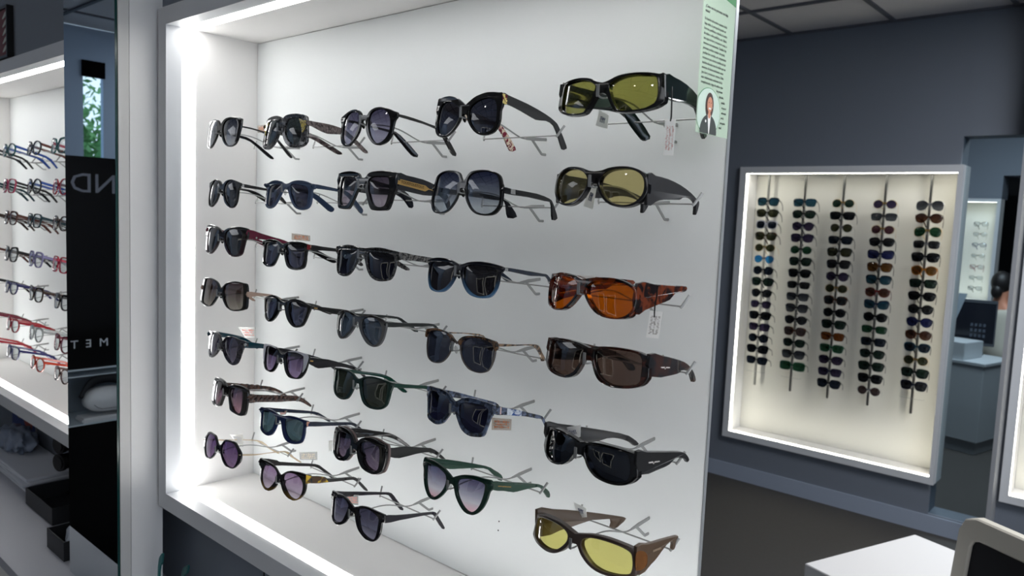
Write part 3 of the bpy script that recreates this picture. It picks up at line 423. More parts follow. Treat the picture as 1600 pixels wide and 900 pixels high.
 '64': {'b': (-.7621, .75, -.3813), 'phi': -.005, 'kk': 1.5, 'lens': ((.0115, -.0037), (.0137, .0045), (.0249, .0093), (.0408, .0114), (.0563, .0108), (.0597, .0073), (.0588, -.0067), (.0549, -.0203), (.0487, -.0295), (.0414, -.0334), (.0333, -.0324), (.0239, -.0261), (.0153, -.0156)), 'outer': ((-.0008, .0046), (.0076, .0088), (.0207, .014), (.0399, .0175), (.0582, .0176), (.0692, .0171), (.0714, .0064), (.068, .0006), (.0654, -.0113), (.0599, -.024), (.0509, -.0339), (.0421, -.0374), (.0306, -.0363), (.0193, -.0286), (.0105, -.0182), (.0049, -.0068), (.0008, -.0046)), 'temple': ((.0106, .0153), (.0333, .0096), (.0722, -.0009), (.1176, -.0149), (.1308, -.0225), (.1444, -.0328), (.1472, -.0412), (.1407, -.0414), (.1223, -.0218), (.1033, -.0165), (.073, -.0131), (.0553, -.0108), (.0341, -.0036), (.0117, .0032)), 'hw': .0714},
 '65': {'b': (-.5413, .75, -.3964), 'phi': 0, 'kk': 3.2, 'lens': ((.0106, -.0036), (.0119, .0026), (.02, .0069), (.0335, .0088), (.0501, .0082), (.0635, .006), (.0719, .0019), (.0744, -.005), (.0755, -.0146), (.0736, -.0225), (.0661, -.0262), (.0545, -.0281), (.0408, -.0275), (.0284, -.0236), (.019, -.0163), (.0129, -.0093)), 'outer': ((-.001, .0063), (.0095, .0089), (.0235, .0123), (.0433, .0133), (.0629, .0109), (.0747, .0075), (.0765, .0005), (.0801, -.0172), (.0803, -.0233), (.072, -.0285), (.0608, -.0307), (.0463, -.0316), (.0332, -.0297), (.0215, -.0244), (.0116, -.016), (.0059, -.0076), (.0033, -.0059), (.001, -.0063)), 'temple': ((.0186, .01), (.0443, .006), (.0787, .0003), (.1179, -.0073), (.1268, -.0106), (.1208, -.0198), (.1161, -.0246), (.112, -.0226), (.1119, -.0116), (.0926, -.0113), (.0687, -.0199), (.0546, -.0234), (.0272, -.0287)), 'hw': .0803},
 '71': {'b': (-1.4363, .75, -.4899), 'phi': .025, 'kk': 1.5, 'lens': ((.0095, -.0033), (.0134, .009), (.0212, .0149), (.041, .0165), (.0542, .0117), (.0623, -.0009), (.0619, -.0153), (.0553, -.028), (.0468, -.0315), (.0336, -.0299), (.0239, -.0239), (.015, -.0156)), 'outer': ((-.0005, .0022), (.0082, .0068), (.0179, .0178), (.0339, .0197), (.0513, .0193), (.0601, .0119), (.0685, .0045), (.0715, -.001), (.0714, -.0132), (.0634, -.0242), (.0531, -.0326), (.0393, -.0338), (.029, -.032), (.0188, -.0251), (.0101, -.0146), (.0054, -.0063), (.0005, -.0022)), 'temple': ((.0087, -.0013), (.0425, -.0081), (.0657, -.0111), (.1016, -.0155), (.12, -.0209), (.1327, -.0341), (.1519, -.0494), (.1494, -.0511), (.129, -.0355), (.1139, -.0223), (.1016, -.0175), (.0658, -.0122), (.0426, -.0104), (.0087, -.0044)), 'hw': .0715},
 '72': {'b': (-1.2097, .75, -.4932), 'phi': .1, 'kk': 1.5, 'lens': ((.0096, -.0036), (.0105, .0051), (.0189, .0107), (.0333, .0133), (.0463, .0109), (.0553, .0045), (.0586, -.0041), (.0581, -.0146), (.0542, -.0238), (.047, -.0296), (.0373, -.0302), (.0281, -.0267), (.0192, -.0182), (.0133, -.0112)), 'outer': ((-.0007, .0036), (.0055, .006), (.014, .0122), (.0254, .0166), (.0382, .0181), (.0506, .0186), (.0638, .0177), (.0727, .0175), (.0744, .0054), (.0661, .0016), (.0655, -.0078), (.0625, -.0178), (.0559, -.0265), (.0461, -.0327), (.0351, -.0344), (.0228, -.031), (.0124, -.0241), (.0049, -.0132), (.0006, -.0036)), 'temple': ((.0111, .0158), (.0442, .0057), (.0497, .0016), (.0885, -.0074), (.1174, -.0137), (.1294, -.0225), (.1542, -.0475), (.1559, -.0526), (.1467, -.0477), (.1296, -.0294), (.1146, -.0187), (.0887, -.0136), (.0539, -.0066), (.0114, .0025)), 'hw': .0744},
 '73': {'b': (-.9903, .75, -.4911), 'phi': -.015, 'kk': 1.5, 'lens': ((.0136, .0002), (.0159, .0051), (.0263, .0091), (.0411, .01), (.0558, .0058), (.0607, .0009), (.0607, -.0114), (.0594, -.0242), (.0553, -.0325), (.0472, -.0339), (.0367, -.0318), (.0266, -.0264), (.0197, -.0148)), 'outer': ((-.0009, .0045), (.0103, .0083), (.0194, .0119), (.0345, .014), (.0519, .013), (.0682, .0117), (.0716, .0106), (.0726, .0001), (.0679, -.0033), (.0673, -.0158), (.0639, -.027), (.0583, -.0343), (.052, -.0371), (.0407, -.0379), (.0279, -.0334), (.017, -.0261), (.01, -.0156), (.0056, -.0063), (.0009, -.0045)), 'temple': ((.0099, .0087), (.0333, .0034), (.074, -.0052), (.1095, -.0124), (.1226, -.0165), (.132, -.0292), (.1463, -.0502), (.1404, -.0509), (.1263, -.0321), (.117, -.0195), (.1024, -.0156), (.0742, -.0113), (.0403, -.007), (.0103, -.0036)), 'hw': .0726},
}
# key: label, front material, lens material, temple material, extras
BK = ('solid', (8, 8, 10)); CHAR = ('matte', (20, 21, 25)); TEMPG = ('solid', (26, 28, 31))
SPEC = {
 '11': ('black cat-eye sunglasses with grey gradient lenses at the top left corner of the case', BK, lensmat((14, 20, 34), (150, 152, 158)), BK),
 '12': ('chunky square sunglasses in marbled black with a yellow streak and wide wood-grain temples', ('mix', (12, 12, 14), (90, 90, 92), 260, .08), lensmat((34, 40, 42), (34, 40, 42)), ('mix', (48, 42, 42), (112, 100, 98), 160, .2)),
 '13': ('round black cat-eye sunglasses with violet gradient lenses and thin black temples', BK, lensmat((44, 42, 66), (140, 138, 158)), BK),
 '14': ('black curved-top sunglasses with multicoloured patchwork temple lining in the top row', BK, lensmat((26, 29, 42), (40, 44, 58)), CHAR),
 '15': ('black fit-over sunglasses with olive green lenses and a long hanging white tag', ('solid', (7, 8, 10)), lensmat((150, 148, 74), (150, 148, 74)), ('solid', (10, 22, 20))),
 '21': ('black round sunglasses with silver hinge bands, second pair down the leftmost column', BK, lensmat((34, 38, 48), (48, 52, 60)), BK),
 '22': ('translucent blue-grey square sunglasses with dark lenses and spoon-shaped temple tips', ('clear', (74, 90, 118), .72), lensmat((34, 34, 50), (44, 46, 62)), ('clear', (50, 66, 92), .8)),
 '23': ('thick angular black sunglasses with a gold lettered plaque along the temple', ('solid', (9, 11, 15)), lensmat((30, 24, 38), (160, 150, 162)), ('solid', (14, 17, 26))),
 '24': ('big square black sunglasses with blue to clear lenses and silver temple band', BK, lensmat((28, 34, 60), (185, 192, 200)), ('solid', (16, 17, 22))),
 '25': ('black fit-over sunglasses with pale yellow oval lenses and matte grey sides', ('solid', (8, 8, 12)), lensmat((214, 200, 142), (214, 200, 142)), ('matte', (24, 25, 29))),
 '31': ('black front sunglasses with wide translucent burgundy temples', ('fade', (12, 10, 12), (50, 16, 30), -.04, .01), lensmat((32, 36, 46), (48, 54, 62)), ('clear', (96, 22, 48), .85)),
 '32': ('small black square sunglasses with a red hinge block below an orange sticker', BK, lensmat((24, 26, 38), (56, 58, 76)), BK),
 '33': ('grey and black mottled square sunglasses with speckled straight temples', ('mix', (16, 17, 19), (84, 84, 84), 200, .12), lensmat((16, 18, 30), (24, 26, 40)), ('mix', (22, 22, 24), (110, 108, 106), 200, .1)),
 '34': ('black sunglasses fading to clear blue lower rims and blue temple tips', ('fade', (10, 13, 26), (84, 134, 176), -.042, -.012), lensmat((26, 26, 34), (36, 34, 40)), ('solid', (28, 38, 54))),
 '35': ('brown tortoiseshell fit-over sunglasses with bright orange lenses and a hanging tag', ('mix', (16, 9, 9), (104, 44, 22), 85, .07), lensmat((196, 96, 10), (196, 96, 10)), ('mix', (28, 19, 20), (104, 50, 30), 80, .08)),
 '41': ('large butterfly sunglasses with brown gradient lenses and rose gold temples', BK, lensmat((54, 40, 44), (140, 136, 128)), ('solid', (176, 150, 136))),
 '42': ('black sunglasses with flared upper corners and a tiny gold dash at the hinge', BK, lensmat((24, 26, 44), (56, 60, 78)), BK),
 '43': ('round sunglasses with smoky clear rims, tortoise brow and straight dark temples', ('fade', (28, 22, 20), (92, 92, 92), -.002, .005), lensmat((42, 54, 70), (70, 80, 94)), ('solid', (38, 42, 42))),
 '44': ('tortoiseshell browline sunglasses with thin gold bridge and curly temple tips', ('solid', (92, 84, 78)), lensmat((42, 46, 62), (50, 54, 68)), ('mix', (40, 34, 32), (150, 124, 100), 120, .1)),
 '45': ('dark tortoise fit-over sunglasses with brown rectangular lenses below the orange-lensed pair', ('mix', (12, 11, 13), (54, 27, 20), 60, .07), lensmat((98, 78, 68), (98, 78, 68)), ('mix', (24, 24, 26), (56, 32, 24), 32, .05)),
 '51': ('speckled grey cat-eye sunglasses with dark teal temples under a white tag', ('mix', (14, 14, 20), (66, 62, 72), 220, .1), lensmat((34, 32, 48), (108, 104, 120)), ('solid', (8, 52, 66))),
 '52': ('black sunglasses with white upper outer corners and angular black temples', BK, lensmat((34, 26, 50), (128, 112, 142)), ('solid', (12, 10, 18))),
 '53': ('translucent dark green square sunglasses with grey-green lenses', ('clear', (20, 48, 42), .88), lensmat((34, 38, 34), (44, 48, 42)), ('clear', (16, 60, 48), .9)),
 '54': ('blue and black marbled square sunglasses above an orange sticker', ('mix', (18, 20, 26), (84, 98, 124), 110, .16), lensmat((16, 18, 36), (22, 24, 46)), ('mix', (22, 25, 32), (96, 108, 134), 130, .12)),
 '55': ('glossy black fit-over sunglasses with rectangular black lenses and paper on its left temple', ('solid', (6, 6, 8)), lensmat((18, 22, 30), (18, 22, 30)), ('matte', (26, 27, 29))),
 '61': ('dark brown square sunglasses with thick twisted rope temples', ('solid', (26, 22, 22)), lensmat((44, 38, 58), (150, 118, 130)), ('mix', (34, 24, 26), (92, 66, 56), 170, .15)),
 '62': ('navy blue square sunglasses with a rose gold hinge band and grey-green lenses', ('clear', (26, 42, 84), .82), lensmat((44, 62, 72), (56, 74, 80)), ('solid', (14, 26, 48))),
 '63': ('big black sunglasses with taupe edges and wide angular black temples', BK, lensmat((40, 36, 58), (118, 104, 120)), BK),
 '64': ('dark green cat-eye sunglasses with lenses fading from violet to pink', ('clear', (14, 44, 34), .9), lensmat((66, 64, 98), (226, 178, 188), -.034, .012, mid=(196, 194, 204)), ('clear', (28, 62, 48), .93)),
 '65': ('matte bronze wraparound fit-over sunglasses with bright yellow lenses at the bottom', ('matte', (62, 50, 44)), lensmat((222, 214, 130), (222, 214, 130)), ('matte', (80, 64, 50))),
 '71': ('octagonal sunglasses with purple lenses and thin gold temples in the lower left corner', ('solid', (10, 8, 16)), lensmat((62, 42, 84), (128, 108, 136)), ('solid', (188, 168, 140))),
 '72': ('round black sunglasses with pinkish purple lenses and yellow tortoise temple starts', ('fade', (14, 10, 10), (112, 86, 26), -.036, -.018), lensmat((124, 98, 132), (196, 186, 198)), ('solid', (24, 20, 22))),
 '73': ('black cat-eye sunglasses with dark violet gradient lenses, lowest pair above the shelf', ('solid', (10, 8, 14)), lensmat((28, 26, 48), (136, 136, 156)), ('solid', (18, 14, 26))),
}
def main_glasses(k):
    g = GEO[k]; lab, fm, lm, tm = SPEC[k]; kk = g['kk']; hw = g['hw']; over = k[1] == '5'
    r = empty('sunglasses', g['b'], g['phi']); tag(r, lab, 'sunglasses', 'sunglasses in the large lit case')
    FM = acetate(fm); TM = acetate(tm)
    th = .009 if over else (.0055 if k in ('12', '23', '63', '61') else .0042)
    if k == '44': th = .003
    fr = mobj('frame', front_mesh(g['outer'], g['lens'], kk, th), FM, r)
    for s in (-1, 1): mobj('lens', lens_mesh(g['lens'], kk, s, off=.0018 if not over else .003), lm, r)
    for s in (-1, 1): mobj('temple', temple_mesh(g['temple'], hw, s, .005 if over else .0034, lean=LEAN.get(k, .04) if s < 0 else 0), acetate(('mix', (110, 24, 48), (214, 196, 176), 170, .06)) if k == '14' and s < 0 else TM, r)
    if k == '61':                       # rope-twisted temple arms
        for s in (-1, 1):
            bm = bmesh.new(); L0 = LEAN.get(k, .04) if s < 0 else 0
            pr = g['temple']; yr = max(q[0] for q in pr)-.008
            for ph in (0, PI):
                pts = []
                for i in range(81):
                    t = i/80; y = .009+.088*t; zc = -.006-.0125*t; a = ph+t*9*PI
                    x = hw-.0022-max(0, y-.06)*.06-L0*max(0, (y-.008)/yr)**1.4
                    pts.append((s*(x+math.cos(a)*.0016), y, zc+math.sin(a)*(.0044-.001*t)))
                tube(bm, pts, .0036, 8)
            mobj('rope_twist', finish(bm, 'rope_twist', 60), TM, r)
    if not over:
        bw = min(p[0] for p in g['lens'])-.0005
        for s in (-1, 1): mobj('nose_pad', pads_mesh(kk, s, max(.0045, bw-.003)), lensmat((200, 200, 200), (200, 200, 200)) if fm[0] == 'clear' or k in ('43', '44') else FM, r)
    return r, g, hw
LEAN = {'11': .06, '12': .055, '13': .035, '14': .012, '15': .055, '21': .05, '22': .05, '23': .048, '24': .052, '25': .042, '31': .05, '32': .052, '33': .06, '34': .055, '35': .045,
        '43': .046, '44': .03, '45': .042, '53': .058, '54': .04, '55': .06, '62': .032, '63': .034, '64': .03, '65': .066, '71': .045, '72': .044, '73': .019}
ROOT = {}
for k in sorted(GEO):
    ROOT[k] = main_glasses(k)
    g = GEO[k]
    short = SPEC[k][0].split(' at the ')[0].split(' above ')[0].split(' below ')[0].split(' in the ')[0].split(', ')[0]
    wd = ('grey wire hook behind the '+short).split()
    hook(g['b'], ' '.join(wd[:15]), 0)
# details that belong to single pairs
def side_patch(k, pts, mat, name, th=.0004, out=.0004, n=1):
    r, g, hw = ROOT[k]; bm = bmesh.new()
    p = cr([Vector(q) for q in pts], n) if n > 1 else [Vector(q) for q in pts]
    slab(bm, [p], th+out, lambda y, z, d: Vector((hw-.0005+out-d-max(0, y-.06)*.06, y, z)), .0001)
    return mobj(name, finish(bm, name, 35), mat, r)
def front_patch(k, pts, mat, name, side=1, lift=.0006, n=4):
    r, g, hw = ROOT[k]; bm = bmesh.new(); f = fmap(g['kk'], -lift)
    p = cr([Vector(q) for q in pts], n) if n > 1 else [Vector(q) for q in pts]
    slab(bm, [p], lift+.0008, lambda a, c, d: f(side*a, c, d), .0001)
    return mobj(name, finish(bm, name, 35), mat, r)
def side_text(k, s, size, y, z, mat, rot=0, sx=1.0, name='temple_lettering'):
    r, g, hw = ROOT[k]
    # text on the outer face of the right temple, reads front to back
    M = Matrix.Translation((hw-.0002-max(0, y-.06)*.06, y, z)) @ Matrix(((0, 0, 1, 0), (1, 0, 0, 0), (0, 1, 0, 0), (0, 0, 0, 1))) @ Matrix.Rotation(rot, 4, 'Z')
    return textmesh(name, s, size, mat, r, M, sx=sx)
# ------------------------------------------------------------------ small parts of single pairs
PS = {'plaque': ('23', [(0.0103, 0.0049), (0.0665, -0.0025), (0.0748, -0.0071), (0.0859, -0.009), (0.0859, -0.0102), (0.0742, -0.0083), (0.0662, -0.0116), (0.0093, -0.0034)]), 'plaque_text': ('23', [(0.0142, 0.0003), (0.064, -0.0062)]), 'band24': ('24', [(0.0223, -0.0037), (0.031, -0.0047), (0.0314, -0.0111), (0.0222, -0.01)]), 'red32': ('32', [(0.0012, 0.0075), (0.0076, 0.0063), (0.0074, -0.0019), (0.0008, -0.0013)]), 'gold32': ('32', [(0.0079, 0.0063), (0.0094, 0.0061), (0.0093, -0.002), (0.0079, -0.0019)]), 'sil34': ('34', [(0.0099, 0.0052), (0.019, 0.004), (0.0193, -0.0006), (0.0102, 0.0008)]), 'sil21': ('21', [(0.0078, 0.0071), (0.0142, 0.0065), (0.0142, 0.0014), (0.0079, 0.0016)]), 'rose62': ('62', [(0.0047, 0.0057), (0.0108, 0.0041), (0.0109, -0.0036), (0.0046, -0.0027)]), 'gold42': ('42', [(0.0165, -0.0002), (0.023, -0.0012), (0.023, -0.0031), (0.0165, -0.0021)]), 'gold52': ('52', [(0.0126, 0.0025), (0.0186, 0.001), (0.0181, -0.0012), (0.0121, 0.0)]), 'star51': ('51', [(0.0063, 0.0142), (0.0115, 0.0132), (0.0116, 0.0062), (0.0059, 0.0068)]), 'tort72': ('72', [(-0.0, 0.0211), (0.009, 0.0168), (0.042, 0.0067), (0.0518, -0.0057), (0.0093, 0.0036), (-0.0007, 0.0047)]), 'pale54': ('54', [(0.0364, 0.0044), (0.0664, -0.0039), (0.0659, -0.0117), (0.0361, -0.0049)]), 'pale54b': ('54', [(0.0224, 0.0083), (0.025, 0.0075), (0.0247, -0.0025), (0.0221, -0.0018)]), 'patch14': ('14', [(0.0066, 0.0183), (0.0159, 0.0171), (0.0159, 0.0056), (0.0075, 0.0037)]), 'line15': ('15', [(0.0134, 0.0109), (0.0157, 0.011), (0.0197, -0.0139), (0.0174, -0.0141)]), 'logo45': ('45', [(0.0461, -0.0101), (0.0699, -0.0136)]), 'logo55': ('55', [(0.0387, -0.0047), (0.0602, -0.0071)]), 'win65': ('65', [(0.0179, 0.0036), (0.0338, -0.0001), (0.0428, -0.0083), (0.043, -0.0201), (0.0339, -0.0225), (0.0206, -0.0217), (0.0166, -0.0102)]), 'let64': ('64', [(0.0215, 0.0066), (0.0491, -0.0013)]), 'let65': ('65', [(0.0557, -0.0065), (0.078, -0.01)])}
PF = {'brow44': ('44', [(0.0052, 0.0042), (0.0131, 0.0106), (0.026, 0.0137), (0.0446, 0.015), (0.0611, 0.0131), (0.0702, 0.0105), (0.0721, 0.0019), (0.069, -0.001), (0.0659, 0.0049), (0.0601, 0.0095), (0.0481, 0.0119), (0.0326, 0.0122), (0.02, 0.0097), (0.0117, 0.0039), (0.009, -0.0016), (0.0064, -0.0011)]), 'yellow12': ('12', [(0.0532, 0.0094), (0.0625, 0.007), (0.0713, 0.0055), (0.0729, -0.001), (0.0702, -0.0079), (0.0654, -0.0149), (0.0624, -0.0079), (0.0585, 0.0011)]), 'white52': ('52', [(0.0187, 0.0117), (0.0296, 0.0142), (0.0447, 0.0153), (0.062, 0.0141), (0.0707, 0.0121), (0.0711, 0.0035), (0.0675, -0.0113), (0.0618, -0.0194), (0.0622, -0.0081), (0.0607, 0.007), (0.0594, 0.0093), (0.0526, 0.0117), (0.0392, 0.0129), (0.0237, 0.0114)])}
PT = {'15h': ('15', [(-0.4687, 0.785, 0.1194), (-0.4544, 0.785, 0.1181), (-0.4551, 0.785, 0.077), (-0.468, 0.785, 0.0778)]), '15s': ('15', [(-0.4666, 0.785, 0.1696), (-0.4625, 0.785, 0.1577), (-0.4606, 0.785, 0.1253), (-0.4612, 0.785, 0.1161)]), '15p': ('15', [(-0.5654, 0.79, 0.1356), (-0.5508, 0.79, 0.1283), (-0.552, 0.79, 0.1116), (-0.5701, 0.79, 0.117)]), '25p': ('25', [(-0.5645, 0.78, 0.0432), (-0.5565, 0.78, 0.0395), (-0.5601, 0.78, 0.0121), (-0.5754, 0.78, 0.0168)]), '35h': ('35', [(-0.4763, 0.79, -0.1049), (-0.4593, 0.79, -0.1046), (-0.4626, 0.79, -0.1369), (-0.4797, 0.79, -0.1379)]), '35s': ('35', [(-0.468, 0.79, -0.0738), (-0.4684, 0.79, -0.0879), (-0.47, 0.79, -0.099), (-0.4698, 0.79, -0.1125)]), '35p': ('35', [(-0.5832, 0.79, -0.0719), (-0.5585, 0.79, -0.0698), (-0.5583, 0.79, -0.0724), (-0.5717, 0.79, -0.0751)]), '55p': ('55', [(-0.6146, 0.8, -0.2819), (-0.5762, 0.8, -0.2677), (-0.5756, 0.8, -0.2836), (-0.5825, 0.8, -0.2877)]), '65p': ('65', [(-0.6004, 0.825, -0.3851), (-0.5778, 0.825, -0.3879), (-0.5762, 0.825, -0.3996), (-0.5901, 0.825, -0.4048)]), '11o': ('11', [(-1.4218, 0.82, 0.1588), (-1.3873, 0.82, 0.1592), (-1.3888, 0.82, 0.1433), (-1.4215, 0.82, 0.1451)]), '32o': ('32', [(-1.2616, 0.8, -0.0493), (-1.2013, 0.8, -0.0507), (-1.201, 0.8, -0.0612), (-1.2613, 0.8, -0.0617)]), '54o': ('54', [(-0.7251, 0.79, -0.2876), (-0.6877, 0.79, -0.2821), (-0.688, 0.79, -0.2981), (-0.7245, 0.79, -0.3053)]), '51o': ('51', [(-1.5276, 0.84, -0.2638), (-1.4566, 0.84, -0.2557), (-1.4568, 0.84, -0.2781), (-1.4989, 0.84, -0.2833)]), '73o': ('73', [(-1.0831, 0.8, -0.5036), (-1.0407, 0.8, -0.4928), (-1.0407, 0.8, -0.5109), (-1.0566, 0.8, -0.5147)]), '72o': ('72', [(-1.2855, 0.84, -0.4841), (-1.2247, 0.84, -0.4683), (-1.2242, 0.84, -0.4848), (-1.283, 0.84, -0.4988)]), '71o': ('71', [(-1.5214, 0.82, -0.497), (-1.4676, 0.82, -0.4849), (-1.4661, 0.82, -0.5113), (-1.4971, 0.82, -0.5107)]), '62o': ('62', [(-1.2969, 0.8, -0.3968), (-1.2678, 0.8, -0.3891), (-1.2715, 0.8, -0.3978), (-1.2896, 0.8, -0.4032)]), '63o': ('63', [(-1.2015, 0.85, -0.4435), (-1.1908, 0.85, -0.4405), (-1.1911, 0.85, -0.4612), (-1.2014, 0.85, -0.463)])}

def sp(key, mat, name, **kw): k, p = PS[key]; return side_patch(k, p, mat, name, **kw)
sp('plaque', GOLD, 'plaque', out=.0005)
(y0, z0), (y1, z1) = PS['plaque_text'][1]
o = side_text('23', 'TOUSTOUSTOUS', .0062, (y0+y1)/2, (z0+z1)/2, pbr('plaque ink', (50, 30, 14), .5), math.atan2(z1-z0, y1-y0), .98)
o.location.x += .0008
sp('band24', SILVER, 'hinge_band'); sp('red32', pbr('red acetate', (120, 18, 28), .2), 'hinge_block'); sp('gold32', ROSE, 'hinge_band')
sp('sil34', SILVER, 'hinge_band'); sp('sil21', SILVER, 'hinge_band'); sp('rose62', ROSE, 'hinge_band')
sp('gold42', GOLD, 'hinge_badge'); sp('gold52', GOLD, 'hinge_badge'); sp('tort72', acetate(('mix', (60, 40, 20), (196, 160, 40), 60, .12)), 'temple_front')
sp('pale54', acetate(('mix', (60, 90, 150), (214, 222, 232), 130, .12)), 'temple_marbling'); sp('pale54b', pbr('pale pink', (214, 190, 186), .3), 'temple_marbling')
sp('patch14', acetate(('mix', (96, 20, 40), (220, 200, 120), 260, .05)), 'hinge_block'); sp('line15', SILVER, 'hinge_pin')
sp('win65', acetate(('clear', (128, 84, 48), .6)), 'side_lens', n=3)
k, p = PF['yellow12']; 
for s in (-1, 1): front_patch('12', p, acetate(('mix', (60, 50, 12), (222, 196, 40), 300, .2)), 'corner_streak', s)
k, p = PF['brow44']
for s in (-1, 1): front_patch('44', p, acetate(('mix', (18, 16, 18), (122, 88, 60), 150, .1)), 'brow_bar', s, lift=.002)
k, p = PF['white52']
for s in (-1, 1): front_patch('52', p, pbr('white acetate', (206, 206, 214), .2), 'corner_cap', s, n=2)
def ticks(k, key, mat, h, n, name, ring=False):
    r, g, hw = ROOT[k]; (y0, z0), (y1, z1) = PS[key][1]; bm = bmesh.new(); rnd = random.Random(n)
    for i in range(n):
        if ring and abs(i-n*.42) < 1.2: continue
        t = (i+.5)/n; y = y0+(y1-y0)*t; z = z0+(z1-z0)*t; x = hw-.0003-max(0, y-.06)*.06
        box(bm, x-.0004, x+.0003, y-(y1-y0)/n*.34, y+(y1-y0)/n*.34, z-h*rnd.uniform(.3, .5), z+h*rnd.uniform(.3, .5))
    if ring:
        y = y0+(y1-y0)*.44; z = z0+(z1-z0)*.44; x = hw-.0002-max(0, y-.06)*.06
        tube(bm, [(x, y+math.cos(a)*h*.9, z+math.sin(a)*h*.9-h*.3) for a in [PI*.9+PI*1.2*i/12 for i in range(13)]], h*.16, 5)
    return mobj(name, finish(bm, name, 0), mat, r)
LOGO = pbr('logo white', (214, 208, 206), .5)
ticks('45', 'logo45', LOGO, .0016, 15, 'temple_logo', True); ticks('55', 'logo55', LOGO, .0016, 15, 'temple_logo', True)
ticks('64', 'let64', GOLD, .0014, 16, 'temple_lettering'); ticks('65', 'let65', pbr('dim bronze', (140, 122, 104), .5), .003, 11, 'temple_lettering')
(k, p) = PS['star51']; cy = sum(q[0] for q in p)/4; cz = sum(q[1] for q in p)/4; r_, g_, hw_ = ROOT['51']
bm = bmesh.new(); f = .0034
for a in (0, PI/4, PI/2, 3*PI/4):
    tube(bm, [(hw_, cy-math.cos(a)*f, cz-math.sin(a)*f), (hw_, cy+math.cos(a)*f, cz+math.sin(a)*f)], .0006, 5)
mobj('hinge_badge', finish(bm, 'hinge_badge', 0), SILVER, r_)
r_, g_, hw_ = ROOT['31']; bm = bmesh.new()
for a in (.3, 1.4, 2.3): tube(bm, [(hw_-.0004, .029-math.cos(a)*.002, -.001-math.sin(a)*.002), (hw_-.0004, .029+math.cos(a)*.002, -.001+math.sin(a)*.002)], .0004, 5)
mobj('hinge_badge', finish(bm, 'hinge_badge', 0), SILVER, r_)
# taupe back layer of the big black pair
r_, g_, hw_ = ROOT['63']
ol = [(a*1.025, c*1.03+.0004) for a, c in g_['outer']]
bm_ = front_mesh(ol, g_['lens'], g_['kk'], .004, 'back_layer'); bm_.transform(Matrix.Translation((0, .0052, -.0004)))
mobj('back_layer', bm_, pbr('taupe acetate', (104, 88, 86), .25), r_)
# tags and stickers
TPAP, tq_, bq_, oq_ = nt('tag paper')
bq_.inputs['Base Color'].default_value = (.9, .9, .88, 1); bq_.inputs['Roughness'].default_value = .8
tl2 = tq_.nodes.new('ShaderNodeBsdfTranslucent'); tl2.inputs[0].default_value = (.98, .98, .97, 1); mx2 = tq_.nodes.new('ShaderNodeMixShader'); mx2.inputs[0].default_value = .75
tq_.links.new(bq_.outputs[0], mx2.inputs[1]); tq_.links.new(tl2.outputs[0], mx2.inputs[2]); tq_.links.new(mx2.outputs[0], oq_.inputs[0])
TAGM = {'w': PAPER, 'o': pbr('sticker', (226, 220, 210), .5), 'c': acetate(('clear', (236, 236, 232), .35))}
ORANGE = pbr('orange print', (240, 142, 84), .6); PINK = pbr('red print', (224, 120, 110), .6); GREYP = pbr('grey print', (120, 120, 130), .6); BLUEP = pbr('blue pen', (36, 50, 96), .6)
def tagpart(key, name, mat, ink=None, rows=3, cols=9, pen=None, seed=1):
    k, q = PT[key]; r, g, hw = ROOT[k]
    iv = (Matrix.Translation(g['b']) @ Matrix.Rotation(g['phi'], 4, 'Z')).inverted()
    q = [iv @ Vector(p) for p in q]; bm = bmesh.new()
    nrm = (q[1]-q[0]).cross(q[3]-q[0]).normalized()
    if nrm.y > 0: nrm = -nrm
    A = [bm.verts.new(p) for p in q]; B = [bm.verts.new(p-nrm*.0003) for p in q]
    bm.faces.new(A); bm.faces.new(B[::-1])
    for i in range(4): bm.faces.new((A[i-1], A[i], B[i], B[i-1]))
    t = mobj(name, finish(bm, name, 0), mat, r)
    rnd = random.Random(seed)
    def P(u, v): return (q[0]*(1-u)+q[1]*u)*(1-v)+(q[3]*(1-u)+q[2]*u)*v+nrm*.0002
    if ink:
        bm = bmesh.new()
        for j in range(rows):
            v = .18+.68*(j+.5)/rows
            for i in range(cols):
                u = .1+.8*(i+rnd.uniform(.1, .5))/cols; w = .5/cols; h = .16/rows*rnd.uniform(.5, 2.2)
                bm.faces.new([bm.verts.new(P(*c)) for c in ((u, v-h), (u+w, v-h), (u+w, v+h), (u, v+h))])
        mobj('print', finish(bm, 'print', 0), ink, t)
    if pen:
        bm = bmesh.new()
        for i in range(5):
            u = .3+.09*i; tube(bm, [P(u+rnd.uniform(-.02, .02), v) for v in (.3, .42, .55, .68)], .00035, 4)
            tube(bm, [P(u, .35+.1*(i % 3)), P(u+.07, .35+.1*(i % 2))], .0003, 4)
        mobj('handwriting', finish(bm, 'handwriting', 0), pen, t)
    return t
def stringpart(key):
    k, q = PT[key]; r, g, hw = ROOT[k]
    iv = (Matrix.Translation(g['b']) @ Matrix.Rotation(g['phi'], 4, 'Z')).inverted()
    tubeobj('string', [(cr([iv @ Vector(p) for p in q], 5, False), .0009)], BLACK, r, 6)
tagpart('15h', 'hang_tag', TPAP, pbr('pale red print', (232, 196, 192), .7), 16, 3, seed=4); stringpart('15s'); tagpart('35h', 'hang_tag', TPAP, pbr('pale grey print', (206, 203, 200), .7), 14, 3, seed=5); stringpart('35s')
for key in ('15p', '25p', '55p', '65p'): tagpart(key, 'price_tag', TPAP, None, pen=BLUEP, seed=hash(key) % 7 if False else 3)
tagpart('35p', 'price_tag', TPAP)
STK = TAGM['c']
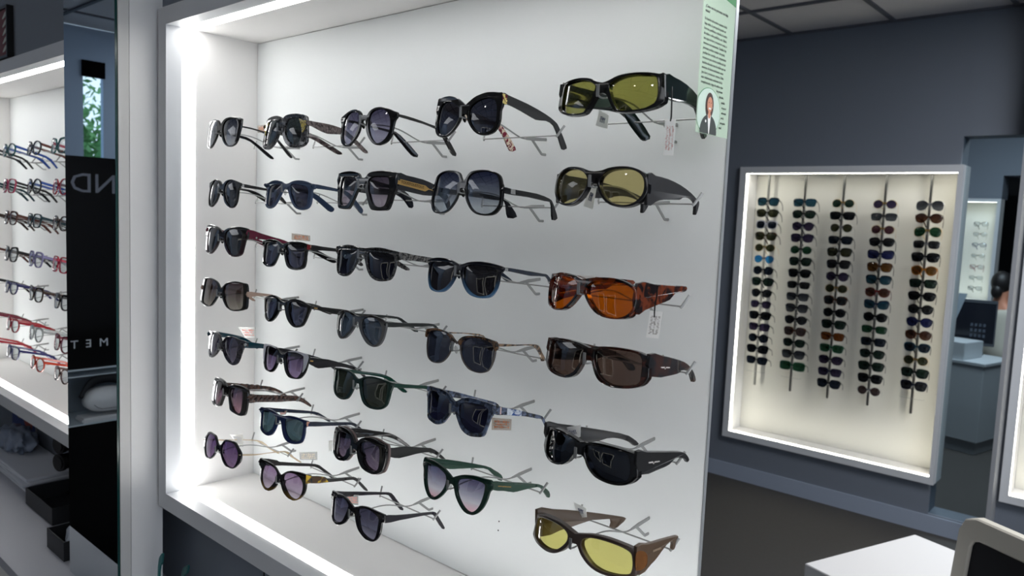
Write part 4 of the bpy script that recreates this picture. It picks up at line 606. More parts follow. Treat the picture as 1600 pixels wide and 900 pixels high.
for key, ink in (('11o', ORANGE), ('32o', ORANGE), ('54o', ORANGE), ('51o', PINK), ('73o', PINK), ('72o', pbr('beige print', (214, 196, 170), .6)), ('71o', GREYP), ('62o', PINK), ('63o', None)):
    tagpart(key, 'price_sticker', STK if ink not in (ORANGE,) else acetate(('clear', (240, 226, 214), .3)), ink, 3, 9, seed=len(key)+ord(key[0]))
# ------------------------------------------------------------------ simple spectacle shapes for the farther cases
def shape(kind, lw, lh, gap, rim):
    """outline points of the right lens and the right half of the front"""
    e = {'round': 2.0, 'panto': 2.2, 'square': 3.6, 'way': 3.0, 'cat': 2.4, 'aviator': 2.2, 'clubmaster': 2.6, 'hex': 2.0, 'shield': 3.4}[kind]
    cx = gap/2+lw/2
    def pt(deg, o=0):
        a = math.radians(deg); c, s_ = math.cos(a), math.sin(a)
        x = math.copysign(abs(c)**(2/e), c)*(lw/2+o); y = math.copysign(abs(s_)**(2/e), s_)*(lh/2+o)
        if kind in ('way', 'clubmaster', 'panto', 'square') and y < 0: x *= 1-.16*(-y/(lh/2))
        if kind == 'cat': y += .12*lh*max(0, c)*max(0, s_)*2; x *= 1+.06*max(0, s_)
        if kind == 'aviator': y -= .16*lh*(1 if s_ < 0 else 0)*abs(s_)*(.6+.4*c); x += .05*lw*(-s_ if s_ < 0 else 0)
        return (cx+x, y)
    lens = [pt(a) for a in range(170, -190, -30)]
    bt = lh*.22; bb = lh*.02
    out = [(0, bt), (gap*.25, bt)]+[pt(a, rim*(1.7 if kind in ('way', 'clubmaster', 'cat') and 10 < a < 130 else 1)) for a in (145, 120, 90, 60, 40, 25, 5, -30, -60, -90, -120, -150, -170)]
    out += [(gap*.32, bb), (0, bb+.0008)]
    return lens, out
LIB = {}
def lib(kind, thin, lw, lh):
    key = (kind, thin, lw, lh)
    if key in LIB: return LIB[key]
    rim = .0011 if thin else .0032; gap = .017
    lens, out = shape(kind, lw, lh, gap, rim); kk = 1.5; hw = max(p[0] for p in out)
    zt = lh*.28
    if thin: prof = [(.008, zt+.001), (.05, zt-.011), (.095, zt-.024), (.112, zt-.033), (.130, zt-.055), (.127, zt-.057), (.110, zt-.037), (.094, zt-.0265), (.05, zt-.013), (.008, zt-.001)]
    else: prof = [(.008, zt+.004), (.05, zt-.008), (.095, zt-.021), (.113, zt-.031), (.132, zt-.056), (.127, zt-.059), (.108, zt-.038), (.094, zt-.028), (.05, zt-.015), (.008, zt-.004)]
    m = dict(frame=front_mesh(out, lens, kk, .0022 if thin else .0036, n=2, ch=.0003), lens=[lens_mesh(lens, kk, s, n=2, off=.0008, th=.001) for s in (-1, 1)],
             temple=[temple_mesh(prof, hw, s, .0014 if thin else .003, n=1, lean=.02) for s in (-1, 1)])
    LIB[key] = m; return m
def simple_glasses(name, loc, rz, kind, thin, lw, lh, fm, lm, tm, label, cat, group, sc=1):
    m = lib(kind, thin, lw, lh); r = empty(name, loc, rz); r.scale = (sc, sc, sc); tag(r, label, cat, group)
    mobj('frame', m['frame'], fm, r)
    for q in m['lens']: mobj('lens', q, lm, r)
    for q in m['temple']: mobj('temple', q, tm, r)
    return r
# ------------------------------------------------------------------ far case: five rods of sunglasses
col = lambda *c: lensmat(c, c)
LB = {'teal-blue': lensmat((24, 60, 84), (60, 96, 108)), 'dark green': col(30, 48, 42), 'navy': col(26, 34, 48), 'olive': col(56, 58, 40), 'mirrored blue': lensmat((40, 120, 190), (60, 150, 210), tint=(.5, .9, 1)),
      'charcoal': col(34, 36, 40), 'grey': lensmat((44, 48, 58), (104, 108, 116)), 'violet': lensmat((42, 36, 66), (78, 66, 92)), 'mauve': col(72, 44, 54), 'brown': lensmat((58, 34, 28), (110, 78, 60)),
      'amber': lensmat((86, 56, 20), (120, 84, 40)), 'orange-brown': col(112, 62, 22), 'green': col(34, 72, 52), 'black': col(18, 20, 24), 'blue': col(36, 42, 92), 'taupe': col(66, 54, 56)}
FB = {'black': acetate(BK), 'tortoise': acetate(('mix', (24, 16, 14), (90, 52, 26), 70, .12)), 'gold': GOLD, 'silver': SILVER, 'gun': pbr('gunmetal', (60, 60, 64), .3, .8), 'amber': acetate(('solid', (150, 92, 20))),
      'red': acetate(('solid', (90, 24, 22))), 'navy': acetate(('solid', (16, 22, 46))), 'green': acetate(('clear', (40, 92, 72), .7)), 'white': pbr('white acetate', (206, 206, 214), .2), 'teal': acetate(('solid', (10, 50, 66)))}
FAR = [
 [('way', 'black', 'teal-blue'), ('clubmaster', 'black', 'olive'), ('way', 'white', 'navy'), ('way', 'tortoise', 'olive'), ('round', 'gold', 'olive'), ('panto', 'silver', 'mirrored blue'), ('round', 'black', 'navy'), ('way', 'black', 'dark green'), ('panto', 'black', 'charcoal'),
  ('way', 'gun', 'violet'), ('way', 'black', 'black'), ('square', 'navy', 'violet'), ('round', 'black', 'navy'), ('way', 'black', 'black'), ('square', 'black', 'navy')],
 [('square', 'teal', 'teal-blue'), ('clubmaster', 'black', 'dark green'), ('panto', 'navy', 'violet'), ('way', 'navy', 'violet'), ('round', 'gun', 'green'), ('way', 'black', 'dark green'), ('way', 'black', 'black'), ('square', 'gun', 'charcoal'),
  ('square', 'black', 'grey'), ('way', 'black', 'grey'), ('panto', 'black', 'charcoal'), ('way', 'tortoise', 'taupe'), ('clubmaster', 'black', 'dark green'), ('way', 'black', 'grey'), ('shield', 'green', 'green')],
 [('round', 'gold', 'dark green'), ('square', 'black', 'black'), ('panto', 'silver', 'olive'), ('square', 'black', 'navy'), ('way', 'black', 'olive'), ('way', 'black', 'charcoal'), ('round', 'black', 'violet'), ('round', 'gold', 'olive'),
  ('way', 'tortoise', 'charcoal'), ('round', 'black', 'black'), ('way', 'black', 'dark green'), ('square', 'tortoise', 'orange-brown'), ('square', 'green', 'green'), ('clubmaster', 'black', 'violet'), ('square', 'navy', 'violet'), ('way', 'black', 'navy')],
 [('round', 'gold', 'violet'), ('square', 'gun', 'grey'), ('round', 'gold', 'mauve'), ('clubmaster', 'black', 'charcoal'), ('cat', 'navy', 'blue'), ('way', 'tortoise', 'amber'), ('way', 'black', 'teal-blue'), ('round', 'red', 'brown'),
  ('cat', 'navy', 'teal-blue'), ('round', 'black', 'black'), ('square', 'gun', 'green'), ('square', 'black', 'navy'), ('clubmaster', 'black', 'dark green'), ('way', 'black', 'dark green'), ('way', 'black', 'black'), ('round', 'silver', 'taupe')],
 [('aviator', 'silver', 'grey'), ('panto', 'tortoise', 'brown'), ('aviator', 'gold', 'green'), ('square', 'silver', 'charcoal'), ('way', 'black', 'black'), ('panto', 'amber', 'amber'), ('square', 'black', 'dark green'), ('clubmaster', 'black', 'black'),
  ('round', 'black', 'charcoal'), ('panto', 'navy', 'blue'), ('round', 'tortoise', 'brown'), ('clubmaster', 'teal', 'navy'), ('round', 'gold', 'olive'), ('way', 'black', 'dark green'), ('way', 'navy', 'charcoal')]]
SHN = {'way': 'trapezoid', 'clubmaster': 'browline', 'round': 'round', 'panto': 'rounded', 'square': 'square', 'shield': 'shield-shaped', 'cat': 'cat-eye', 'aviator': 'aviator'}
RODN = ['leftmost', 'second', 'middle', 'fourth', 'rightmost']
ORD = ['topmost', 'second from top', 'third from top', 'fourth from top', 'fifth from top', 'sixth from top', 'seventh from top', 'eighth from top', 'ninth from top', 'tenth from top', 'eleventh from top', 'twelfth from top', 'thirteenth from top', 'fourteenth from top', 'fifteenth from top', 'lowest of sixteen']
YG = 4.22*K; YR = 4.335*K; F = 1/4.247
RX = (-1.833, -1.624, -1.4175, -1.2085, -.9975)
for ci, (rx, lst) in enumerate(zip(RX, FAR)):
    xr = rx*F*YR; zt = BN[3]-.001; zb = -.917*F*YR
    rod = empty('display_rod', (xr, YR, zb)); tag(rod, 'vertical metal display rod, %s of the five in the far lit case' % RODN[ci], 'display rod', 'rods in the far lit case')
    boxobj('bar', (-.0065, .0065, -.004, .008, 0, zt-zb), STEEL, rod, .001)
    bm = bmesh.new(); xo = rx*F*YG-xr; yo = YG-YR
    tube(bm, [(0, -.003, -.020), (xo*.3, yo*.3, -.018), (xo*.97, yo*.97, -.008), (xo, yo-.006, -.010), (xo, yo-.007, .002)], .0011, 5)
    tube(bm, [(xo*.3-.066, yo*.3, -.012), (xo*.3-.062, yo*.3, -.020), (xo*.3+.062, yo*.3, -.020), (xo*.3+.066, yo*.3, -.012)], .0011, 5)
    pm = finish(bm, 'peg', 50)
    nrow = len(lst)+(1 if ci in (0, 1, 4) else 0)
    for i in range(nrow):
        zg = (.143-.0654*i)*F*YG
        p = mobj('peg', pm, HOOKM, rod); p.location = (0, 0, zg-zb)
        if i >= len(lst): continue
        kind, fk, lk = lst[i]; thin = fk in ('gold', 'silver', 'gun')
        j = (i*7+ci*3) % 3
        lw, lh = {'round': (.048, .044), 'panto': (.050, .044), 'square': (.053, .040), 'way': (.052, .042), 'clubmaster': (.051, .040), 'cat': (.052, .040), 'aviator': (.054, .046), 'shield': (.062, .046)}[kind]
        lw += (0, .002, -.001)[j]
        simple_glasses('sunglasses', (rx*F*YG, YG, zg), 0, kind, thin, lw, lh, FB[fk], LB[lk], FB['black' if fk in ('white', 'green', 'teal') else fk],
                       '%s %s sunglasses with %s lenses, %s on the %s far rod' % ({'gun': 'gunmetal'}.get(fk, fk), SHN[kind], lk, ORD[i], RODN[ci]), 'sunglasses', 'sunglasses on the far rods', 1.12)
# ------------------------------------------------------------------ eyeglasses in the left case
CLEAR = lensmat((228, 232, 234), (228, 232, 234))
A = lambda *c: acetate(('solid', c))
LC = {'black': A(14, 14, 18), 'teal': A(20, 78, 78), 'pink': A(176, 60, 92), 'red': A(150, 28, 40), 'brown': A(80, 42, 34), 'dark teal': A(18, 48, 56), 'lilac': acetate(('clear', (150, 146, 186), .7)), 'crimson': A(176, 40, 66),
      'navy': A(36, 38, 92), 'dark brown': A(52, 36, 30), 'clear': acetate(('clear', (176, 180, 180), .6)), 'orange-red': A(168, 52, 30), 'blue': A(40, 70, 140), 'silver': SILVER, 'wine': A(110, 30, 48)}
LEFT = [('black', 'teal', 'black', 'teal'), ('blue', 'pink', 'black', 'red'), ('dark brown', 'brown', 'dark teal', 'dark brown'), ('brown', 'black', 'lilac', 'crimson'), ('black', 'navy', 'dark brown', 'black'), ('wine', 'red', 'clear', 'wine'), ('red', 'navy', 'orange-red', 'brown')]
LX = (-3.0, -2.775, -2.547, -2.335); LZ = (.138, .028, -.072, -.186, -.290, -.408, -.497)
RN = ['top', 'second', 'third', 'fourth', 'fifth', 'sixth', 'lowest']; CN = ['leftmost', 'second', 'third', 'nearest the mirror']
for i, row in enumerate(LEFT):
    for j, c in enumerate(row):
        kind = ('square', 'panto', 'way', 'round', 'cat')[(i*2+j*3) % 5]; X = LX[j]+.004*((i*5+j) % 3-1)
        pos = 'in the %s row, %s' % (RN[i], 'nearest the mirror' if j == 3 else CN[j]+' from the left' if j else 'at the far left')
        tc = ['black', 'red', 'blue', 'dark teal', 'brown'][(i*3+j*2) % 5] if i < 2 else c
        simple_glasses('eyeglasses', (X, .75, LZ[i]), 0, kind, False, .046+.002*(j % 2), .036+.003*(i % 2), LC[c], CLEAR, LC[tc], '%s clear-lens eyeglasses in the left case %s' % (c, pos), 'eyeglasses', 'eyeglasses in the left lit case')
        hook((X, .75, LZ[i]), 'wire hook %s of the left case, %s' % (pos.replace('in the ', ''), c+' pair'), 0)['group'] = 'wire hooks of the left case'
# ------------------------------------------------------------------ price poster at the right end of the panel
po = empty('poster', (-.457, .837, .110), PI/2); tag(po, 'white information poster with green band, Spanish text and portrait of a woman in blazer', 'poster')
PW, PH = .083, .25
PAP, tp_, bp_, op_ = nt('poster paper'); MC['poster paper'] = PAP
bp_.inputs['Base Color'].default_value = (*lin((236, 244, 236)), 1); bp_.inputs['Roughness'].default_value = .6
tl_ = tp_.nodes.new('ShaderNodeBsdfTranslucent'); tl_.inputs[0].default_value = (*lin((226, 244, 228)), 1); mx_ = tp_.nodes.new('ShaderNodeMixShader'); mx_.inputs[0].default_value = .65
tp_.links.new(bp_.outputs[0], mx_.inputs[1]); tp_.links.new(tl_.outputs[0], mx_.inputs[2]); tp_.links.new(mx_.outputs[0], op_.inputs[0])
boxobj('sheet', (0, PW, 0, .0005, 0, PH), PAP, po)
GREEN = pbr('poster green', (40, 140, 70), .6)
bm = bmesh.new(); v = [bm.verts.new(c) for c in ((.030, -.0002, .172), (.05, -.0002, .167), (PW, -.0002, .1625), (PW, -.0002, .25), (0, -.0002, .25), (0, -.0002, .185))]; bm.faces.new(v); mobj('green_band', finish(bm, 'green_band', 0), GREEN, po)
PM = lambda x, z: Matrix.Translation((x, -.0002, z)) @ Matrix.Rotation(PI/2, 4, 'X')
TINK = pbr('poster ink', (78, 92, 82), .7)
textmesh('heading', '¿Cómo ven las personas con baja\nvisión?', .0049, INK, po, PM(.0055, .1455), 'LEFT', spacing=1.1, sx=.88)
body = ['En función del motivo causante de la', 'baja visión, la percepción puede ser', 'borrosa, periférica, reducida al centro', 'de visión o sólo periférica, etc. Habrá', 'sea capaz de leer y reconocer cosas, o', 'moverse con autonomía. También hay', 'personas podrían caminar sin ayuda,', 'podrían leer carteles, ser competentes', 'reconocer para ciertos cambios de luz', 'tendrán afectada tanto la visión que no', 'moverse de forma autónoma como', 'para leer y reconocer rostros. Debe', 'usar relativamente autónoma de la', 'completamente ciega de ambos ojos']
for i, t_ in enumerate(body): textmesh('text_line', t_, .0046, TINK, po, PM(.0053, .1337-.00565*i), 'LEFT', sx=.84)
for i, t_ in enumerate(['hay personas', 'afectadas,', 'también', 'reconocer', 'autonomía', 'por la', 'percepción', 'visual']): textmesh('text_line', t_, .0042, TINK, po, PM((.046, .054, .0605, .062, .062, .062, .0605, .058)[i], .0545-.0062*i), 'LEFT', sx=.72)
def disc(name, cx, cz, rx, rz, y, mat, parent, n=40):
    bm = bmesh.new(); vs = []
    for i in range(n):
        a = 2*PI*i/n; vs.append(bm.verts.new((max(cx+rx*math.cos(a), .0005), y, max(cz+rz*math.sin(a), .0005))))
    bmesh.ops.remove_doubles(bm, verts=vs, dist=1e-6)
    bm.faces.new([v for v in bm.verts])
    return mobj(name, finish(bm, name, 0), mat, parent)
disc('portrait_ring', .028, .0268, .0315, .0288, -.0002, GREEN, po)
disc('portrait_background', .028, .0268, .0306, .0280, -.00035, pbr('portrait bg', (206, 226, 214), .7), po)
SKIN = pbr('skin', (206, 140, 112), .6); HAIR = pbr('brown hair', (62, 36, 30), .6)
disc('portrait_hair', .0300, .0345, .0105, .0155, -.0005, HAIR, po)
disc('portrait_blazer', .0300, .002, .0215, .0215, -.00065, pbr('dark blazer', (58, 66, 64), .7), po)
bm = bmesh.new(); bm.faces.new([bm.verts.new(c) for c in ((.0262, -.0008, .0235), (.0345, -.0008, .0235), (.0325, -.0008, .0008), (.0305, -.0008, .0008))]); mobj('portrait_shirt', finish(bm, 's', 0), PAPER, po)
disc('portrait_neck', .0302, .0235, .0034, .0045, -.00085, SKIN, po, 16)
disc('portrait_face', .0302, .0355, .0066, .0094, -.0009, SKIN, po)
disc('portrait_smile', .0302, .0308, .0030, .0013, -.0011, PAPER, po, 12)
for s in (-1, 1): disc('portrait_eye', .0302+s*.0028, .0378, .0010, .0006, -.0011, HAIR, po, 8)
disc('portrait_badge', .0215, .015, .0018, .0018, -.0011, PAPER, po, 12)
# ------------------------------------------------------------------ below the left case
tr = empty('tray', (-2.376, .775, -.8995)); tag(tr, 'open black tray standing on the white worktop below the left case', 'tray')
boxes('tray_body', [(-.111, .111, -.072, .072, 0, .003), (-.111, .111, -.072, -.069, .003, .048), (-.111, .111, .069, .072, .003, .048), (-.111, -.108, -.069, .069, .003, .048), (.108, .111, -.069, .069, .003, .048)], pbr('tray black', (22, 24, 28), .5), tr)
t2 = empty('tray', (-2.075, .70, -.8995)); tag(t2, 'small black tray half hidden by the lower end of the mirror', 'tray')
boxes('tray_body', [(-.06, .06, -.05, .05, 0, .003), (-.06, .06, -.05, -.047, .003, .05), (-.06, .06, .047, .05, .003, .05), (-.06, -.057, -.047, .047, .003, .05), (.057, .06, -.047, .047, .003, .05)], pbr('tray black', (22, 24, 28), .5), t2)
gb = bmesh.new(); rnd = random.Random(3)
g_ = bmesh.ops.create_icosphere(gb, subdivisions=3, radius=1)
for v in gb.verts:
    n_ = 1+.22*math.sin(v.co.x*5+v.co.z*3)*math.cos(v.co.y*6)+rnd.uniform(-.07, .07); v.co = Vector((v.co.x*.05*n_, v.co.y*.035*n_, max(0, .034+v.co.z*.034*n_)))
o = mobj('bag', finish(gb, 'bag', 60), acetate(('clear', (176, 184, 196), .75)), None); o.location = (-2.035, .70, -.896); tag(o, 'crumpled clear plastic bag inside the small tray by the mirror', 'bag')
for i, (dx, a) in enumerate(((0, 0), (.012, .05), (-.01, -.04), (.008, .03), (-.004, .0))):
    sh = empty('folder', (-2.78+dx, .80, -.8995+.0085*i), a); tag(sh, 'white folder in a pile on the worktop, %s' % ['lowest', 'second from the bottom', 'in the middle', 'second from the top', 'topmost'][i], 'folder', 'pile of white folders')
    boxobj('cover', (-.21, .21, -.07, .07, 0, .0078), pbr('folder white', (200, 204, 212), .6), sh, .001)
bg = bmesh.new(); rnd = random.Random(5)
bmesh.ops.create_icosphere(bg, subdivisions=4, radius=1)
for v in bg.verts:
    n_ = 1+.16*math.sin(v.co.x*7+v.co.z*4)*math.cos(v.co.y*9+v.co.x*3)+.1*math.sin(v.co.x*13+v.co.y*5); v.co = Vector((v.co.x*.12*n_, v.co.y*.05*n_, max(0, .030+v.co.z*.040*n_)))
o = mobj('bag', finish(bg, 'bag', 60), pbr('grey plastic bag', (120, 130, 148), .35), None); o.location = (-2.93, .805, -.8565); tag(o, 'crumpled grey plastic bag on the pile of white folders', 'bag')
pp = empty('poster', (-3.09, .8745, -.785)); tag(pp, 'dim blue and red picture card leaning at the back under the left case', 'poster')
boxobj('sheet', (-.13, .13, -.003, 0, -.075, .075), pbr('card blue', (40, 56, 110), .6), pp)
disc2 = bmesh.new(); blob(disc2, (.05, -.003, .0), (.05, .0015, .055), 2); mobj('red_motif', finish(disc2, 'red_motif'), pbr('card red', (150, 60, 50), .6), pp)
disc2 = bmesh.new(); blob(disc2, (-.05, -.003, .02), (.05, .0015, .045), 2); mobj('tan_motif', finish(disc2, 'tan_motif'), pbr('card tan', (130, 110, 80), .6), pp)
boxobj('card_edge', (.128, .132, -.004, -.0001, -.075, .075), pbr('card edge', (150, 152, 160), .5), pp)
bn = empty('binocular_viewer', (-2.50, .836, -.8995), .3); tag(bn, 'black twin-barrel optical viewer standing at the back of the worktop', 'optical instrument')
for s in (0, 1):
    tubeobj('barrel', [([(-.022, -.02, .095+.055*s), (-.0215, .03, .095+.055*s)], .024)], BLACK, bn, 20)
    tubeobj('eyecup', [([(-.022, -.032, .095+.055*s), (-.022, -.020, .095+.055*s)], .027), ([(-.022, -.036, .095+.055*s), (-.022, -.032, .095+.055*s)], .020)], pbr('rubber', (20, 20, 22), .5), bn, 20)
boxobj('post', (.0, .04, -.012, .028, .0, .20), BLACK, bn, .004); boxobj('foot', (-.045, .055, -.03, .032, 0, .012), BLACK, bn, .003)
for (x, y, h, a) in ((-1.605, .70, .150, .10), (-1.575, .735, .128, .22)):
    st = empty('acrylic_stand', (x, y, -.8995)); tag(st, 'thin clear teal acrylic stand below the case, %s' % ('taller one by the column' if h > .14 else 'shorter one on the right'), 'display stand', 'acrylic stands under the case')
    bm = bmesh.new(); slab(bm, [cr([(-.005, 0), (.004, 0), (.006+a*.04, h*.7), (.012+a*.1, h*.86), (.014+a*.12, h), (.006+a*.1, h-.004), (-.001+a*.04, h*.78)], 3)], .004, lambda u, v, d: Vector((u, d, v)))
    mobj('blade', finish(bm, 'blade'), acetate(('clear', (60, 130, 130), .45)), st); boxobj('foot', (-.02, .02, -.018, .022, 0, .003), acetate(('clear', (60, 130, 130), .45)), st)
# framed picture above the left case
fp = empty('picture_frame', (-3.02, YW, .36+.16)); tag(fp, 'dark red framed picture with pale leaf strokes above the left case', 'picture')
fp.location = (-2.0, YW, 0)
zb_, zt_ = .402, .552; xr_ = -2.645
fp.location = (xr_-.16, YW, zb_)
boxes('frame', [(-.16, .16, -.018, 0, 0, .008), (-.16, .16, -.018, 0, .142, .15), (-.16, -.152, -.018, 0, .008, .142), (.152, .16, -.018, 0, .008, .142)], BLACK, fp)
boxobj('canvas', (-.152, .152, -.012, -.002, .008, .142), pbr('dark red', (96, 18, 26), .6), fp)
bm = bmesh.new()
for i in range(5):
    z = .02+.024*i; slab(bm, [cr([(.10, z), (.125, z+.016), (.142, z+.018), (.128, z+.004)], 3)], .001, lambda u, v, d: Vector((u, -.0132+d, v)), .0001)
mobj('leaf_strokes', finish(bm, 'leaf_strokes'), pbr('pale strokes', (176, 178, 168), .6), fp)
# ------------------------------------------------------------------ what the mirror shows: black brand tower and a side window
tw = empty('display_tower', (-3.72, -.15, ZF)); tag(tw, 'tall black display tower with grey letters and a glass shelf, seen in the mirror', 'display tower')
TZ = lambda z: z-ZF
boxobj('lower_body', (-.12, .12, -.55, .55, 0, TZ(-1.005)), BLACKGL, tw)
boxobj('upper_body', (-.12, .12, -.55, .55, TZ(-.748), TZ(.178)), BLACKGL, tw)
boxes('shelf_wall', [(-.12, -.11, -.55, .55, TZ(-1.005), TZ(-.748)), (-.11, .12, -.55, -.53, TZ(-1.005), TZ(-.748)), (-.11, .12, .53, .55, TZ(-1.005), TZ(-.748))], pbr('shelf grey', (110, 120, 130), .4), tw)
boxes('glass_shelf', [(-.11, .122, -.53, .53, TZ(-.757), TZ(-.749)), (-.10, .122, -.53, .53, TZ(-.785), TZ(-.781)), (-.11, .122, -.53, .53, TZ(-1.004), TZ(-.998))], pbr('frosted edge', (200, 212, 222), .2), tw)
LET = pbr('grey letters', (122, 126, 140), .5)
TM_ = lambda y, z: Matrix.Translation((.1203, y, z)) @ Matrix(((0, 0, 1, 0), (1, 0, 0, 0), (0, 1, 0, 0), (0, 0, 0, 1)))
textmesh('lettering', 'ND', .118, LET, tw, TM_(.15+.088, TZ(.060)), 'RIGHT', .0004, sx=1.08)
textmesh('lettering', 'M  E  T', .050, pbr('white letters', (214, 218, 226), .5), tw, TM_(.15+.090, TZ(-.640)), 'RIGHT', .0004, sx=1.05)
hs = empty('vr_headset', (-3.63, -.085, -.9975)); tag(hs, 'white rounded headset with dark strap on the shelf of the black tower', 'headset')
bm = bmesh.new(); slab(bm, [cr([(-.11, .05), (-.10, .10), (-.03, .125), (.06, .125), (.10, .10), (.11, .06), (.085, .03), (.03, .02), (-.06, .02), (-.10, .03)], 5)], .075, lambda u, v, d: Vector((.03-d+.0, u, v+.02)), .012)
mobj('visor', finish(bm, 'visor', 60), pbr('white plastic', (206, 208, 212), .35), hs)
tubeobj('head_strap', [(cr([(-.03, -.11, .10), (-.06, -.05, .165), (-.06, .05, .165), (-.03, .11, .10)], 6, False), .012, (1, 1.8))], pbr('dark strap', (24, 26, 32), .6), hs, 10)
boxobj('stand_base', (-.06, .035, -.13, .13, 0, .022), pbr('white plastic', (206, 208, 212), .35), hs, .006)
tubeobj('lens_rim', [(cr([(.031, a*.08, .092+b*.035) for a, b in ((-1, -.4), (-.6, -1), (.6, -1), (1, -.4))], 4, False), .0012)], BLACK, hs, 5)
struct(boxobj('trim_4', (-6.02, -5.985, -.955, -.80, .862, .975), pbr('black blind', (6, 6, 7), .95, spec=.05)))
tree = empty('tree', (-7.6, -1.15, ZF)); tag(tree, 'leafy green tree outside the side window, seen in the mirror', 'tree')
bm = bmesh.new(); rnd = random.Random(11)
for i in range(5200):
    c = Vector((rnd.gauss(0, .34), rnd.gauss(0, .42), 1.9+rnd.gauss(0, .42))); s = .045
    u_ = Vector((rnd.uniform(-1, 1), rnd.uniform(-1, 1), rnd.uniform(-1, 1))).normalized(); v_ = u_.cross(Vector((rnd.uniform(-1, 1), rnd.uniform(-1, 1), rnd.uniform(-1, 1)))).normalized()
    bm.faces.new([bm.verts.new(c+u_*s), bm.verts.new(c+v_*s*.5), bm.verts.new(c-u_*s), bm.verts.new(c-v_*s*.5)])
me_ = bpy.data.meshes.new('foliage'); bm.to_mesh(me_); bm.free(); mobj('foliage', me_, pbr('leaf green', (96, 150, 84), .6, noise=.5, scale=6), tree)
tubeobj('trunk', [([(0, 0, -.2), (.04, .02, 1.0), (0, 0, 1.9)], [.09, .07, .03])], pbr('bark', (70, 56, 46), .9), tree, 10)
fc = boxobj('building', (-.2, .2, -4, 4, -.3, 1.62), pbr('white facade', (226, 226, 222), .8), None); fc.location = (-10.5, -1.4, ZF); tag(fc, 'pale building behind the tree outside the side window', 'building')
# ------------------------------------------------------------------ opposite wall: lit frames and ceiling spots that the lenses mirror
for i, (x, s) in enumerate(((-2.9, 'left'), (-1.55, 'right'))):
    r = empty('display_case', (x, -3.195, -.9)); tag(r, 'shallow lit frame on the wall behind the camera, %s one' % s, 'display case', 'lit frames behind the camera')
    boxobj('back_panel', (-.5, .5, 0, .01, 0, 1.4), pbr('dim panel', (30, 32, 36), .7), r)
    boxes('led_strip', [(-.52, -.5, 0, .05, -.02, 1.42), (.5, .52, 0, .05, -.02, 1.42), (-.5, .5, 0, .05, -.02, 0), (-.5, .5, 0, .05, 1.4, 1.42)], STRIPC, r)
SPOT = emis('spot lamp', (1, .98, .94), 40)
for i, (x, y, s) in enumerate(((-.6, -1.0, 'left of the camera'), (.5, -1.3, 'right of the camera'), (-1.9, -.9, 'near the black tower'), (1.6, 1.2, 'over the right side'), (-2.6, 2.9, 'behind the partition'), (.9, 3.2, 'before the far wall'))):
    r = empty('ceiling_spot', (x, y, ZT)); tag(r, 'round recessed ceiling spot %s' % s, 'ceiling light', 'ceiling spots')
    bm = bmesh.new(); bmesh.ops.create_cone(bm, cap_ends=True, segments=24, radius1=.045, radius2=.045, depth=.006); bmesh.ops.translate(bm, verts=bm.verts, vec=(0, 0, -.004)); mobj('lamp', finish(bm, 'lamp'), SPOT, r)
    bm = bmesh.new(); n = 28
    slab(bm, [[(.062*math.cos(2*PI*k/n), .062*math.sin(2*PI*k/n)) for k in range(n)], [(.047*math.cos(2*PI*k/n), .047*math.sin(2*PI*k/n)) for k in range(n)]], .008, lambda u, v, d: Vector((u, v, -d-.001)), .001)
    mobj('trim_ring', finish(bm, 'trim_ring'), WHITE, r)
# ------------------------------------------------------------------ white side table and chair at the right
TA = Vector((-.573, 2.63, 0)); e1 = Vector((-.334, -.943, 0)); e2 = Vector((.943, -.334, 0))
tb = empty('side_table', (TA.x, TA.y, ZF), math.atan2(e2.y, e2.x)); tag(tb, 'low white side table at the bottom edge beside the white framed chair', 'table')
boxobj('tabletop', (0, .278, -.506, 0, .71, .75), WHITE, tb, .002)
for a, b in ((.01, -.05), (.24, -.05), (.01, -.50), (.24, -.50)): boxobj('leg', (a, a+.028, b, b+.04, 0, .7095), WHITE, tb, .002)
boxobj('cabinet_body', (.012, .266, -.44, -.06, .12, .7095), WHITE, tb, .002)
ch = empty('chair', (-.222, 2.142, ZF), math.radians(-30)); ch.scale = (1, 1, 1.02); tag(ch, 'chair with cream plastic framed back and dark mesh pad in the bottom right corner', 'chair')
CR_ = pbr('cream plastic', (214, 208, 194), .45)
bm = bmesh.new()
rr = lambda w, h0, h1, r: [(-w+r, h0), (w-r, h0), (w-r*.3, h0+r*.3), (w, h0+r), (w, h1-r), (w-r*.3, h1-r*.3), (w-r, h1), (-w+r, h1), (-w+r*.3, h1-r*.3), (-w, h1-r), (-w, h0+r), (-w+r*.3, h0+r*.3)]
slab(bm, [rr(.22, .50, .95, .045), rr(.178, .545, .895, .02)], .03, lambda u, v, d: Vector((u, -.015+d+(v-.5)*.12+.0, v)), .004)
mobj('back_frame', finish(bm, 'back_frame'), CR_, ch)
bm = bmesh.new(); slab(bm, [rr(.180, .543, .897, .02)], .012, lambda u, v, d: Vector((u, -.006+d+(v-.5)*.12, v)), .003)
mobj('back_pad', finish(bm, 'back_pad'), pbr('dark mesh', (18, 18, 24), .8), ch)
bm = bmesh.new(); slab(bm, [rr(.22, -.46, -.02, .05)], .035, lambda u, v, d: Vector((u, v, .43+d)), .008); mobj('seat', finish(bm, 'seat'), CR_, ch)
bm = bmesh.new(); slab(bm, [rr(.19, -.43, -.05, .04)], .02, lambda u, v, d: Vector((u, v, .465+d)), .006); mobj('seat_pad', finish(bm, 'seat_pad'), pbr('dark mesh', (18, 18, 24), .8), ch)
